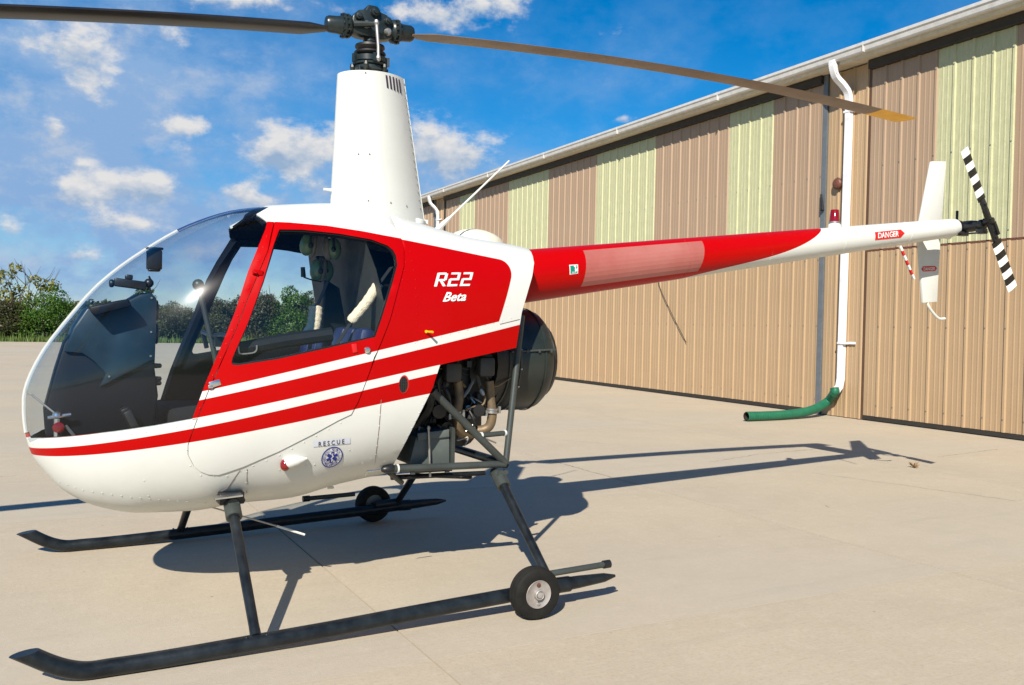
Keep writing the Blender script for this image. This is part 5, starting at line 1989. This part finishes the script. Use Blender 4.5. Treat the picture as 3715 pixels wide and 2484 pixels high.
b.tube([(-0.0098, -0.36, 0.534), (0.074, -0.3, 0.4727)], .013, 8)
b.build('torque_link', M['frame'], heli)
# battery box and its tray
b = MB()
q = [(0.2291, -0.34, 0.7106), (0.2963, -0.34, 0.7206), (0.2998, -0.34, 0.5542), (0.111, -0.34, 0.5563), (0.0955, -0.34, 0.5694), (0.1258, -0.34, 0.6901)]
b.prism([(x, -.34, z) for x, y, z in q], (0, .22, 0))
bx = b.build('battery_box', M['box'], heli, bevel=.006)
b = MB()
x, _, z = (0.2926, -0.34, 0.6833)
zt_ = (0.2291, -0.34, 0.7106)[2]
b.box(((0.2094, -0.35, 0.7022)[0], -.345, (0.2095, -0.35, 0.6961)[2]), (.16, .015, .035), Matrix.Rotation(R(-4), 3, 'Y'))
b.build('box_lid', M['box'], bx, bevel=.003)
b = MB()
b.tube([(0.178, -0.36, 0.7352), (0.1915, -0.36, 0.5016)], .006, 8)
b.ell((0.178, -0.36, 0.7332), (.010, .010, .012), 8)
b.build('hold_down_rod', M['steel'], bx)
b = MB()
b.box(((0.3116, -0.33, 0.6397)[0], -.25, (0.3116, -0.33, 0.6397)[2]), (.018, .2, .18))
b.box(((0.1908, -0.36, 0.5385)[0], -.28, (0.1908, -0.36, 0.5344)[2]), (.20, .22, .012))
b.box(((0.0872, -0.4, 0.5464)[0], -.40, (0.0872, -0.4, 0.5464)[2]), (.02, .012, .04))
b.box(((0.2597, -0.4, 0.5446)[0], -.40, (0.2597, -0.4, 0.5446)[2]), (.02, .012, .04))
b.build('box_tray', M['frame'], bx)

# skid gear ------------------------------------------------------------------------
SKY = .93
near = [(-1.466, -0.93, 0.1153), (-1.3984, -0.93, 0.073), (-1.3439, -0.93, 0.0467), (-1.2845, -0.93, 0.0312), (-1.2065, -0.93, 0.0259), (-1.1169, -0.93, 0.028), (-0.9639, -0.93, 0.0345), (-0.7292, -0.93, 0.043), (-0.449, -0.93, 0.053), (-0.0879, -0.93, 0.0702), (0.3046, -0.93, 0.0862)]
rear = [(0.3046, -0.93, 0.0862), (0.5601, -0.93, 0.101), (0.6715, -0.93, 0.1041), (0.8513, -0.93, 0.1087)]
print('skid z', [round(q[2], 3) for q in near + rear])
for side in (-1, 1):
    b = MB()
    pts = [Vector((x, side * SKY, max(z, .031))) for x, y, z in near]
    toe = (pts[0] - pts[1]).normalized()
    toe = Vector((toe.x, 0, max(toe.z, .38))).normalized()
    path = [pts[0] + toe * .12] + bez([pts[0]] + pts[1:], 5)
    b.tube(path, .030, 16)
    sk = b.build('skid', M['gear'], heli)
    bm = bmesh.new()
    bm.from_mesh(sk.data)
    cut = bmesh.ops.bisect_plane(bm, geom=bm.verts[:] + bm.edges[:] + bm.faces[:], plane_co=pts[0] + Vector((0, 0, .004)), plane_no=Vector((-.16, 0, 1)).normalized(), clear_outer=True)
    es = [e for e in cut['geom_cut'] if isinstance(e, bmesh.types.BMEdge)]
    bmesh.ops.contextual_create(bm, geom=es)
    bm.to_mesh(sk.data)
    bm.free()
    sk.data.set_sharp_from_angle(angle=R(40))
    b = MB()
    pr = [Vector((x, side * SKY, max(z, .034))) for x, y, z in rear]
    path = [pr[0], pr[1], pr[1].lerp(pr[3], .35), pr[1].lerp(pr[3], .8), pr[3]]
    b.tube(path, [.030, .030, .027, .020, .006], 14)
    b.tube([pr[1] + Vector((-.02, 0, 0)), pr[1] + Vector((.05, 0, 0))], .0335, 14)
    b.build('skid_heel', M['gear'], sk)
# cross tubes, struts and sockets
KF, KR = Vector((-0.7186, -0.4, 0.4581)), Vector((0.5163, -0.42, 0.5058))
FF, FRr = Vector((-0.7279, -0.93, 0.0637)), Vector((0.5204, -0.93, 0.1123))
for side in (-1, 1):
    fl = lambda v: Vector((v.x, v.y * -side, v.z))
    for K, F_ in ((KF, FF), (KR, FRr)):
        k, f = fl(K), fl(F_)
        b = MB()
        b.tube([k.lerp(f, .10), k.lerp(f, .3), k.lerp(f, .93), f], [.0215, .0215, .0195, .021], 14)
        st = b.build('strut', M['gear'], heli)
        b = MB()
        b.tube([k, k.lerp(f, .02), k.lerp(f, .125), k.lerp(f, .13)], [.030, .034, .034, .030], 14)
        b.tube([k + Vector((0, side * .045, 0)), k + Vector((0, -side * .04, 0))], .024, 12)
        b.tube([k + Vector((.045, 0, .005)), k + Vector((.045, side * -.02, .005))], .012, 8)
        b.build('strut_socket', M['frame'], st)
        b = MB()
        b.box(f + Vector((0, 0, -.012)), (.10, .05, .018))
        for dx in (-.036, .036):
            b.lathe(f + Vector((dx, side * .012, .0)), (0, 0, 1), [(-.004, .007), (.008, .007), (.010, .004)], 8)
        b.build('saddle', M['gear'], st, bevel=.004)
for K in (KF,):
    b = MB()
    b.tube([(K.x, -.40, K.z + .0), (K.x, .40, K.z + .0)], .026, 14)
    b.build('front_cross_tube', M['gear'], heli)
    for side in (-1, 1):
        b = MB()
        b.box((K.x, side * .37, K.z + .018), (.10, .09, .05))
        b.build('gear_fitting', M['black'], heli, bevel=.004)
b = MB()
b.tube([Vector((0.5267, -0.4, 0.5021)), Vector((0.9414, 0.4, 0.3529))], .024, 12)
b.build('gear_spreader', M['gear'], heli)
b = MB()
b.tube([Vector((.02, -.3, .50)), Vector((KR.x - .02, -.32, KR.z - .01))], .012, 8)
b.tube([Vector((.20, -.1, .47)), Vector((KR.x - .08, -.30, KR.z - .03))], .010, 8)
b.build('lower_brace', M['gear'], heli)

# ground handling wheels clipped to the skids
def ground_wheel(side, label):
    r_ = .108
    c = Vector((.398, 1.002 * side, r_ + .001))
    b = MB()
    prof = [(-.048, r_ * .56), (-.050, r_ * .62), (-.052, r_ * .80), (-.046, r_ * .92), (-.036, r_ * .975), (-.020, r_), (-.016, r_ * .975), (-.012, r_), (-.002, r_ * 1.0), (0, r_ * .975), (.002, r_), (.012, r_), (.016, r_ * .975), (.020, r_), (.036, r_ * .975), (.046, r_ * .92), (.052, r_ * .80), (.050, r_ * .62), (.048, r_ * .56)]
    b.lathe(c, (0, side, 0), [(h * .78, q) for h, q in prof], 40, cap=False)
    w = bpy.data.objects.new('ground_wheel', None)
    C.objects.link(w)
    w.parent = heli
    w['label'] = label
    b.build('tyre', M['rubber'], w, angle=25)
    b = MB()
    b.lathe(c + Vector((0, -side * .009, 0)), (0, side, 0), [(.0, r_ * .55), (.044, r_ * .55), (.047, r_ * .53), (.043, r_ * .46), (.040, r_ * .30), (.041, r_ * .20), (.056, r_ * .19), (.058, r_ * .165), (.052, r_ * .12), (.060, r_ * .11), (.062, .004)], 28)
    b.build('hub', M['alloy'], w, angle=25)
    b = MB()
    b.lathe(c + Vector((0, side * .032, r_ * .36)), (0, side, 0), [(0, .009), (.004, .009), (.005, .003)], 10, mi=0)
    b.lathe(c + Vector((0, side * .032, -r_ * .36)), (0, side, 0), [(0, .008), (.006, .007), (.007, .003)], 8, mi=1)
    b.build('hub_hole', [M['rust'], M['chrome']], w)
    b = MB()
    b.tube([c + Vector((0, -side * .08, .0)), c + Vector((0, side * .03, 0))], .016, 10)
    b.tube([c + Vector((-.02, -side * .09, .01)), c + Vector((.12, -side * .09, .02))], .024, 10)
    b.build('axle_bracket', M['black'], w)
    return w, c, r_


w, c, r_ = ground_wheel(-1, 'near ground handling wheel with dusty tyre and bare alloy hub')
b = MB()
h0, h1 = Vector((0.4863, -0.96, 0.1652)), Vector((0.7916, -0.96, 0.1754))
b.tube([h0, h1], .0135, 12)
b.build('tow_handle', M['frame'], w)
b = MB()
b.tube([h0.lerp(h1, .92), h0.lerp(h1, 1.03)], .018, 12)
b.build('handle_grip', M['boot'], w)
w, c, r_ = ground_wheel(1, 'far ground handling wheel in the shade')
b = MB()
h0, h1 = Vector((0.2688, 0.97, 0.1833)), Vector((-0.0364, 0.97, 0.1766))
b.tube([h0, h1], .0135, 12)
b.build('tow_handle', M['frame'], w)
b = MB()
b.tube([h0.lerp(h1, .90), h0.lerp(h1, 1.03)], .018, 12)
b.build('handle_grip', M['boot'], w)

# tail boom ----------------------------------------------------------------------------
BX0, BX1, BR0, BR1, BZ0, BZ1 = [0.9, 4.33, 0.14112, 0.06569, 1.48613, 1.97645]
boom_r = lambda x: BR0 + (BR1 - BR0) * (x - BX0) / (BX1 - BX0)
boom_z = lambda x: BZ0 + (BZ1 - BZ0) * (x - BX0) / (BX1 - BX0)
b = MB()
xs_ = [.62 + i * (4.335 - .62) / 24 for i in range(25)]
b.tube([(x, 0, boom_z(x)) for x in xs_], [boom_r(x) for x in xs_], 48)
boom = b.build('tail_boom', M['boom'], heli, angle=60)
b = MB()
b.tube([(4.335, 0, boom_z(4.335)), (4.385, 0, boom_z(4.385))], [boom_r(4.33) * 1.0, boom_r(4.33) * .94], 32)
b.tube([(4.22, 0, boom_z(4.22) - .03), (4.33, 0, boom_z(4.33) - .045)], [.03, .035], 12)
b.build('boom_end_cap', M['white'], boom)
b = MB()
for x in (1.9, 2.55, 3.2, 3.85):
    for k in range(30):
        a = R(90 + k * 6.2)
        r_ = boom_r(x)
        p = Vector((x, r_ * math.cos(a), boom_z(x) + r_ * math.sin(a)))
        n = Vector((0, math.cos(a), math.sin(a)))
        b.lathe(p, n, [(0, .0035), (.0018, .002)], 5)
b.build('boom_rivets', M['boom'], boom)['kind'] = 'stuff'


def on_boom(x, z, off=.0025):
    r_ = boom_r(x)
    q = max(-1, min(1, (z - boom_z(x)) / r_))
    y = -math.sqrt(max(0, 1 - q * q))
    return Vector((x, y * (r_ + off), boom_z(x) + q * (r_ + off)))


BQ = lambda L: [(q[0], q[2]) for q in L]
decal('masked_registration', rect_vf(14, 8), BQ([(1.1623, -0.1023, 1.435), (1.9825, -0.0838, 1.5588), (2.0142, -0.0746, 1.735), (1.1833, -0.0857, 1.6308)]), lambda x, z: on_boom(x, z, .002), M['vinyl'], boom)
st_ = decal('state_sticker', rect_vf(3, 3), BQ([(1.0689, -0.1365, 1.4944), (1.1216, -0.1354, 1.5027), (1.1223, -0.1322, 1.5508), (1.0672, -0.1327, 1.5457)]), lambda x, z: on_boom(x, z, .002), M['decalwhite'], boom)
decal('sticker_field', rect_vf(3, 3), BQ([(1.0735, -0.1368, 1.499), (1.1171, -0.1359, 1.5057), (1.1177, -0.1332, 1.5463), (1.0716, -0.1338, 1.5419)]), lambda x, z: on_boom(x, z, .0032), M['decalgreen'], st_)
decal('sticker_map', ([(.5, .95), (.62, 1.0), (.9, .86), (.75, .8), (.8, .5), (.98, .62), (.95, .25), (.66, .2), (.6, .5), (.68, .72), (.5, .85)], [(0, 1, 2, 3, 9, 10), (3, 4, 5, 6, 7, 8, 9)]), BQ([(1.0735, -0.1368, 1.499), (1.1171, -0.1359, 1.5057), (1.1177, -0.1332, 1.5463), (1.0716, -0.1338, 1.5419)]), lambda x, z: on_boom(x, z, .0042), M['decalwhite'], st_)
decal('sticker_year', text_mesh('2012', 0, .01), BQ([(1.0809, -0.1367, 1.5008), (1.1087, -0.1361, 1.5051), (1.1082, -0.1365, 1.5137), (1.0804, -0.1371, 1.51)]), lambda x, z: on_boom(x, z, .0042), M['decalwhite'], st_)
dg_ = decal('danger_arrow', ([(0, 0), (.885, 0), (1, .5), (.885, 1), (0, 1), (.25, 0), (.25, 1), (.6, 0), (.6, 1), (0, .5), (.25, .5), (.6, .5), (.885, .5)],
                       [(0, 5, 10, 9), (5, 7, 11, 10), (7, 1, 12, 11), (1, 2, 12), (9, 10, 6, 4), (10, 11, 8, 6), (11, 12, 3, 8), (12, 2, 3)]),
      BQ([(3.472, -0.0817, 1.8319), (3.7647, -0.0738, 1.8699), (3.764, -0.0725, 1.9247), (3.4711, -0.0789, 1.884)]), lambda x, z: on_boom(x, z, .002), M['decalred'], boom)
decal('danger_lettering', text_mesh('DANGER', 0, .014), BQ([(3.497, -0.0831, 1.8449), (3.7027, -0.078, 1.8715), (3.703, -0.0765, 1.9085), (3.4986, -0.0805, 1.8814)]), lambda x, z: on_boom(x, z, .0035), M['decalwhite'], dg_)

# beacon
p = Vector((3.1829, 0.0, 1.927))
zt_ = boom_z(p.x) + boom_r(p.x)
b = MB()
b.lathe((p.x, 0, zt_ - .012), (0, 0, 1), [(0, .045), (.030, .040), (.036, .034)], 20)
be = b.build('beacon_base', M['white'], boom)
b = MB()
b.lathe((p.x, 0, zt_ + .024), (0, 0, 1), [(0, .036), (.012, .036)], 20)
b.build('beacon_ring', M['steel'], be)
b = MB()
ztop = (3.1794, 0.0, 2.0181)[2]
b.lathe((p.x, 0, zt_ + .036), (0, 0, 1), [(0, .034), ((ztop - zt_ - .036) * .95, .027), (ztop - zt_ - .036, .024)], 20)
b.build('beacon_lens', M['redlens'], be)

# tail planes: stabiliser on the far side carrying the upper and lower fins
b = MB()
b.prism([(4.02, 0.0, boom_z(4.1) - .010), (4.30, 0.0, boom_z(4.1) - .004), (4.30, .80, boom_z(4.1) - .004), (4.05, .80, boom_z(4.1) - .010)], (0, 0, .022))
b.build('stabiliser', M['white'], boom, bevel=.006)
FY = .24


def fin(name, outline):
    b = MB()
    pts = [Vector(q) for q in outline]
    b.prism([q + Vector((0, -.012, 0)) for q in pts], (0, .024, 0))
    return b.build(name, M['white'], boom, bevel=.005)


fin('upper_fin', [(4.4284, 0.24, 2.4981), (4.5885, 0.24, 2.5146), (4.5562, 0.24, 2.0131), (4.3052, 0.24, 1.9894)])
lf = fin('lower_fin', [(4.298, 0.24, 1.9889), (4.5559, 0.24, 2.0196), (4.5387, 0.24, 1.6259), (4.5337, 0.24, 1.4586), (4.3796, 0.24, 1.4459), (4.3329, 0.24, 1.7399)])
x0_, _, z0_ = (4.359, 0.24, 1.6959)
x1_, _, z1_ = (4.5349, 0.24, 1.7108)
dl = decal('danger_strip', ([(0, .5), (.12, 0), (.88, 0), (1, .5), (.88, 1), (.12, 1)], [(0, 1, 2, 3, 4, 5)]), [(4.3402, 1.6767), (4.5157, 1.6896), (4.514, 1.7271), (4.3386, 1.7136)], lambda x, z: Vector((x, FY - .0145, z)), M['decalred'], lf)
decal('danger_lettering', text_mesh('DANGER', 0, .01), [(4.3641, 1.6842), (4.4908, 1.694), (4.4897, 1.7177), (4.363, 1.7084)], lambda x, z: Vector((x, FY - .0160, z)), M['decalwhite'], dl)
b = MB()
b.tube(bez([(4.4375, 0.24, 1.459), (4.4488, 0.24, 1.4267), (4.495, 0.24, 1.3823), (4.5563, 0.24, 1.3411), (4.5967, 0.24, 1.3321), (4.6367, 0.24, 1.3363)], 6), .0105, 10)
b.build('tail_skid', M['white'], lf)
# banded guard rod below the boom
q0, q1 = Vector((3.7825, -0.03, 1.8147)), Vector((3.8959, -0.06, 1.5915))
b = MB()
ln = (q1 - q0).length
b.box((0, 0, -ln / 2), (.020, .012, ln))
o = b.build('guard_rod', M['candy'], boom, bevel=.002)
o.matrix_local = Matrix.Translation(q0) @ (q0 - q1).to_track_quat('Z', 'Y').to_matrix().to_4x4()
b = MB()
b.tube([q0 + Vector((.02, .02, .015)), q0 + Vector((-.04, 0, .015))], .006, 6)
b.build('rod_bracket', M['white'], boom)

# tail rotor -----------------------------------------------------------------------------
th = Vector((4.4108, -0.25, 2.0129))
gb = Vector((4.45, 0, boom_z(4.42)))
b = MB()
b.tube([(4.37, 0, boom_z(4.38)), (4.40, 0, gb.z), (4.44, 0, gb.z), (4.47, 0, gb.z)], [.045, .052, .050, .035], 14)
b.tube([(4.435, .05, gb.z), (4.435, -.10, gb.z), (4.43, -.18, gb.z)], [.040, .042, .030], 14)
b.tube([(4.40, -.01, gb.z + .02), (4.40, -.01, gb.z + .105)], .010, 8)
b.ell((4.40, -.01, gb.z + .108), (.012, .012, .010), 8)
b.box((4.42, -.04, gb.z - .05), (.08, .05, .03))
tg = b.build('tail_gearbox', M['black'], boom, bevel=.003)
tr_ = bpy.data.objects.new('tail_rotor', None)
C.objects.link(tr_)
tr_.parent = heli
tr_['label'] = 'two bladed tail rotor with black and white banded blades'
b = MB()
b.tube([Vector((4.43, -.16, gb.z)), th + Vector((.0, .0, 0)), th + Vector((0, -.03, 0))], [.020, .020, .022], 12)
b.tube([(4.43, -.17, gb.z), (4.43, -.20, gb.z)], .040, 14)
b.tube([(4.38, -.02, gb.z - .045), (4.36, -.12, gb.z - .06), (4.41, -.20, gb.z - .055)], .007, 6)
b.box((4.42, -.19, gb.z - .045), (.06, .05, .035))
b.box((4.44, -.21, gb.z + .03), (.03, .04, .03))
b.build('rotor_shaft', M['black'], tr_, bevel=.002)
up_dir = (Vector((4.121, -0.25, 2.4802)) - th).normalized()
for s in (1, -1):
    dirv = up_dir * s
    Zc = dirv
    Yc = Vector((0, -1, 0))
    Xc = Yc.cross(Zc).normalized()
    rot = Matrix((Xc, Yc, Zc)).transposed().to_4x4()
    tilt = Matrix.Rotation(R(4), 4, 'Z')
    mw = Matrix.Translation(th) @ rot @ tilt
    b = MB()
    ch = .050
    prof = [(-ch, 0), (-ch * .85, .0045), (-ch * .4, .0065), (ch * .2, .005), (ch, .0005), (ch * .2, -.005), (-ch * .4, -.0065), (-ch * .85, -.0045)]
    b.prism([(x, y, .16) for x, y in prof], (0, 0, .385))
    o = b.build('tail_blade', M['tail'], tr_, angle=50)
    o.matrix_local = mw
    b = MB()
    b.box((0, 0, .10), (.045, .022, .14))
    b.box((0, 0, .045), (.034, .034, .08))
    b.box((.02, .018, .07), (.02, .02, .10))
    b.tube([(0, -.02, .13), (0, .02, .13)], .012, 8)
    o = b.build('blade_grip', M['black'], tr_, bevel=.003)
    o.matrix_local = mw

# main rotor -----------------------------------------------------------------------------
rot_ = bpy.data.objects.new('main_rotor', None)
C.objects.link(rot_)
rot_.parent = heli
rot_['label'] = 'two bladed main rotor with dark hub, one blade browned by painted bounce light, with a yellow tip'
H = Vector((-0.0148, 0.0, 2.6472))
hx = lambda px, py: Vector([0, 0, 0])
# mast, swashplate stack, rubber boots
b = MB()
z0 = (-0.0154, 0.0, 2.4313)[2]
zz = lambda f: z0 + (H.z - z0) * f
b.tube([(H.x, 0, z0 - .08), (H.x, 0, H.z)], .030, 14)
b.lathe((H.x, 0, 0), (0, 0, 1), [(zz(.66), .035), (zz(.70), .045), (zz(.82), .045), (zz(.84), .033)], 16)
b.build('rotor_mast', M['hub'], rot_)
b = MB()
b.lathe((H.x, 0, 0), (0, 0, 1), [(zz(.36), .070), (zz(.38), .100), (zz(.43), .112), (zz(.46), .108), (zz(.49), .085), (zz(.52), .092), (zz(.57), .104), (zz(.62), .100), (zz(.645), .075), (zz(.66), .042)], 24)
b.build('rubber_boot', M['boot'], rot_)
b = MB()
b.lathe((H.x, 0, 0), (0, 0, 1), [(zz(.13), .085), (zz(.15), .120), (zz(.19), .122), (zz(.20), .105), (zz(.22), .105), (zz(.225), .118), (zz(.34), .118), (zz(.36), .090)], 24)
b.lathe((H.x, 0, 0), (0, 0, 1), [(zz(.02), .085), (zz(.06), .110), (zz(.12), .110), (zz(.13), .08)], 20)
for k in range(5):
    a = k * 1.257 + .4
    b.ell((H.x + math.cos(a) * .118, math.sin(a) * .118, zz(.10)), (.020, .020, .022), 8)
    b.box((H.x + math.cos(a + .5) * .122, math.sin(a + .5) * .122, zz(.27)), (.03, .03, .04), Matrix.Rotation(a + .5, 3, 'Z'))
b.tube([(H.x + .115, -.03, zz(.12)), (H.x + .11, -.03, z0 - .05)], .011, 8)
b.tube([(H.x - .09, -.05, zz(.1)), (H.x - .08, -.05, z0 - .05)], .011, 8)
b.build('swashplate', M['hub'], rot_)
# hub block with teeter and coning bolts
dxv = Vector((1, 0, .055)).normalized()        # blade axis, the far blade rides high
b = MB()
zc_ = H.z
b.prism([(H.x - .125, -.05, zc_ - .045), (H.x - .07, -.05, zc_ - .06), (H.x + .07, -.05, zc_ - .06), (H.x + .125, -.05, zc_ - .045), (H.x + .125, -.05, zc_ + .045), (H.x + .085, -.05, zc_ + .085), (H.x + .045, -.05, zc_ + .095), (H.x + .03, -.05, zc_ + .125), (H.x - .03, -.05, zc_ + .125), (H.x - .045, -.05, zc_ + .095), (H.x - .085, -.05, zc_ + .085), (H.x - .125, -.05, zc_ + .045)], (0, .10, 0))
hub = b.build('hub_block', M['hub'], rot_, bevel=.010)
for (dx, dz, r_) in ((-.088, .045, .024), (.088, .045, .024), (.01, .085, .030)):
    b = MB()
    b.lathe((H.x + dx, -.05, zc_ + dz), (0, -1, 0), [(-.02, r_), (.012, r_), (.022, r_ * .8), (.024, r_ * .55), (.034, r_ * .5), (.036, .004)], 16)
    b.build('hub_bolt', M['hub'], hub)
for (dx, dz) in ((.085, -.02), (-.045, .0)):
    b = MB()
    b.lathe((H.x + dx, -.06, zc_ + dz), (0, -1, 0), [(0, .022), (.02, .020), (.03, .012)], 12)
    b.build('bearing_cap', M['steel'], hub)
for s in (-1, 1):
    b = MB()
    c = Vector((H.x, 0, zc_)) + dxv * (s * .115)
    ax = dxv * s
    b.lathe(c, ax, [(0, .050), (.012, .066), (.026, .070), (.030, .058), (.040, .058), (.044, .072), (.054, .072), (.058, .054), (.075, .052), (.082, .050), (.135, .048), (.150, .040), (.156, .020)], 22)
    for k in range(12):
        a = k * math.pi / 6
        u = Vector((0, 1, 0))
        w_ = ax.cross(u)
        q = c + ax * .040 + (u * math.cos(a) + w_ * math.sin(a)) * .064
        b.tube([q - ax * .02, q + ax * .022], .0065, 6)
    gp = b.build('blade_grip', M['hub'], rot_)
    b = MB()
    # pitch horn and link
    hz = Vector((H.x + s * .10, -.02 if s < 0 else .02, zc_ - .01))
    yy = -.105 if s < 0 else .105
    b.tube([c + Vector((0, yy * .5, 0)), Vector((H.x + .0, yy, zc_ + .0))], [.022, .014], 8)
    b.build('pitch_horn', M['hub'], gp)
    b = MB()
    b.tube([Vector((H.x, yy * 1.05, zc_ + .005)), Vector((H.x + .012, yy * 1.1, zz(.5))), Vector((H.x + .014, yy * 1.08, zz(.25)))], [.012, .010, .012], 8)
    b.ell((H.x, yy * 1.05, zc_ + .005), (.018, .016, .018), 8)
    b.ell((H.x + .014, yy * 1.08, zz(.25)), (.018, .016, .018), 8)
    b.build('pitch_link', M['steel' if s < 0 else 'hub'], gp)
for o in rot_.children:
    nm = o.name.split('.')[0]
    if nm in ('hub_block', 'blade_grip'):
        S_ = Matrix.Translation(H) @ Matrix.Diagonal((.83, .80, .83, 1)) @ Matrix.Translation(-H)
        for q in [o] + list(o.children):
            if not q.name.startswith('pitch_link'):
                q.data.transform(S_)
    elif nm in ('rubber_boot', 'swashplate', 'rotor_mast'):
        c_ = Vector((H.x, 0, 0))
        o.data.transform(Matrix.Translation(c_) @ Matrix.Diagonal((.70, .70, 1, 1)) @ Matrix.Translation(-c_))
for o in [q for g in rot_.children for q in g.children if q.name.startswith('pitch_link')]:
    c_ = Vector((H.x, 0, 0))
    o.data.transform(Matrix.Translation(c_) @ Matrix.Diagonal((.8, .8, 1, 1)) @ Matrix.Translation(-c_))
# blades: the rotor teeters, far blade up, and both droop outward
zb_ = lambda x: [2.6332, 0.0824, -0.0185][0] + [2.6332, 0.0824, -0.0185][1] * x + [2.6332, 0.0824, -0.0185][2] * x * x


def blade(s, m, mt, pitch):
    b = MB()
    ch = .183
    prof = []
    for k in range(13):
        u = k / 12
        t_ = .6 * .115 * (.2969 * math.sqrt(u) - .126 * u - .3516 * u * u + .2843 * u ** 3 - .1036 * u ** 4) / .12 * 1.0
        prof.append((u, t_ * 1.7))
    prof_l = [(u, -t_) for u, t_ in reversed(prof[1:-1])]
    ring = prof + prof_l
    N = 34
    stn = []
    for i in range(N + 1):
        x = (.205 + (3.785 - .205) * i / N)
        stn.append(x)
    rows = []
    lead = -1 if s < 0 else 1            # leading edge: towards the viewer on the nose blade
    for i, x in enumerate(stn):
        root = min(1.0, max(0.0, (x - .205) / .06))
        c_ = ch * (.45 + .55 * root)
        sw = 0
        row = []
        for (u, t_) in ring:
            y = (.28 - u) * c_
            z = t_ * c_
            a = R(pitch[0] + (pitch[1] - pitch[0]) * (x - .205) / 3.63)
            y, z = y * math.cos(a) - z * math.sin(a), y * math.sin(a) + z * math.cos(a)
            xx = x
            if i == N:
                xx = x + (u - .5) * .05
            row.append(Vector((H.x + s * xx, y * lead, zb_(H.x + s * xx) + z)))
        rows.append(row)
    n = len(ring)
    tip = 3.785 - .27
    vs = [v for r__ in rows for v in r__]
    fs, mi = [], []
    for i in range(N):
        for k in range(n):
            fs.append((i * n + k, i * n + (k + 1) % n, (i + 1) * n + (k + 1) % n, (i + 1) * n + k))
            mi.append(1 if stn[i] > tip - .05 else 0)
    fs.append(tuple(range(n)))
    mi.append(0)
    fs.append(tuple(N * n + k for k in range(n)))
    mi.append(1)
    b.add(vs, fs)
    b.m = mi
    return b.build('rotor_blade', [m, mt], rot_, angle=50)


bl = blade(-1, M['bladeshade'], M['yellow'], (0, -.5))
bl['label'] = 'blade pointing over the nose, underside shade painted black'
bl = blade(1, M['bladebounce'], M['yellow'], (9, 5))
bl['label'] = 'blade reaching back towards the hangar, concrete bounce light painted brown underneath, yellow tip'

# headsets hanging from the cabin roof ------------------------------------------------------
def headset(cups, top, mic, label):
    root = thing('headset', cups[0], label, 'headset', 'headsets hanging in the cabin')
    o0 = Vector(cups[0])
    for c, s in zip(cups, (1, -1)):
        c = Vector(c) - o0
        b = MB()
        b.ell(c, (.034, .026, .052), 18, rot=Matrix.Rotation(R(8 * s), 3, 'Y'))
        cup = b.build('ear_cup', M['headset'], root)
        b = MB()
        q = c + Vector((s * .030, .012, -.002))
        b.ell(q, (.020, .030, .056), 16, rot=Matrix.Rotation(R(8 * s), 3, 'Y'))
        b.build('ear_seal', M['earseal'], cup)
        b = MB()
        b.box(c + Vector((s * .010, -.026, .02)), (.010, .010, .07))
        b.ell(c + Vector((s * .010, -.028, -.005)), (.012, .008, .014), 8)
        b.build('yoke', M['black'], cup)
    a, d = Vector(cups[0]) - o0, Vector(cups[1]) - o0
    t = Vector(top) - o0
    b = MB()
    b.tube(bez([a + Vector((.01, 0, .05)), t + Vector((-.03, 0, 0)), t + Vector((.03, 0, 0)), d + Vector((-.01, 0, .05))], 6), .007, 6)
    b.build('head_band', M['black'], root)
    if mic:
        b = MB()
        m0, m1, m2 = (Vector(q) - o0 for q in mic)
        b.tube(bez([m0, m1, m2], 6), .0035, 6)
        b.tube([m2, m2 + Vector((-.004, 0, .045))], [.012, .010], 8)
        b.build('microphone_boom', M['black'], root)


headset([(-0.3531, -0.16, 1.5667), (-0.2262, -0.16, 1.5561)], (-0.2889, -0.16, 1.6166), None, 'upper green headset hanging from the cabin roof, two cups apart')
headset([(-0.2875, -0.1, 1.457), (-0.2241, -0.04, 1.4626)], (-0.2536, -0.08, 1.5168), [(-0.2795, -0.14, 1.4011), (-0.3295, -0.15, 1.4088), (-0.3641, -0.15, 1.4193)], 'lower green headset with its microphone boom hanging under the other')
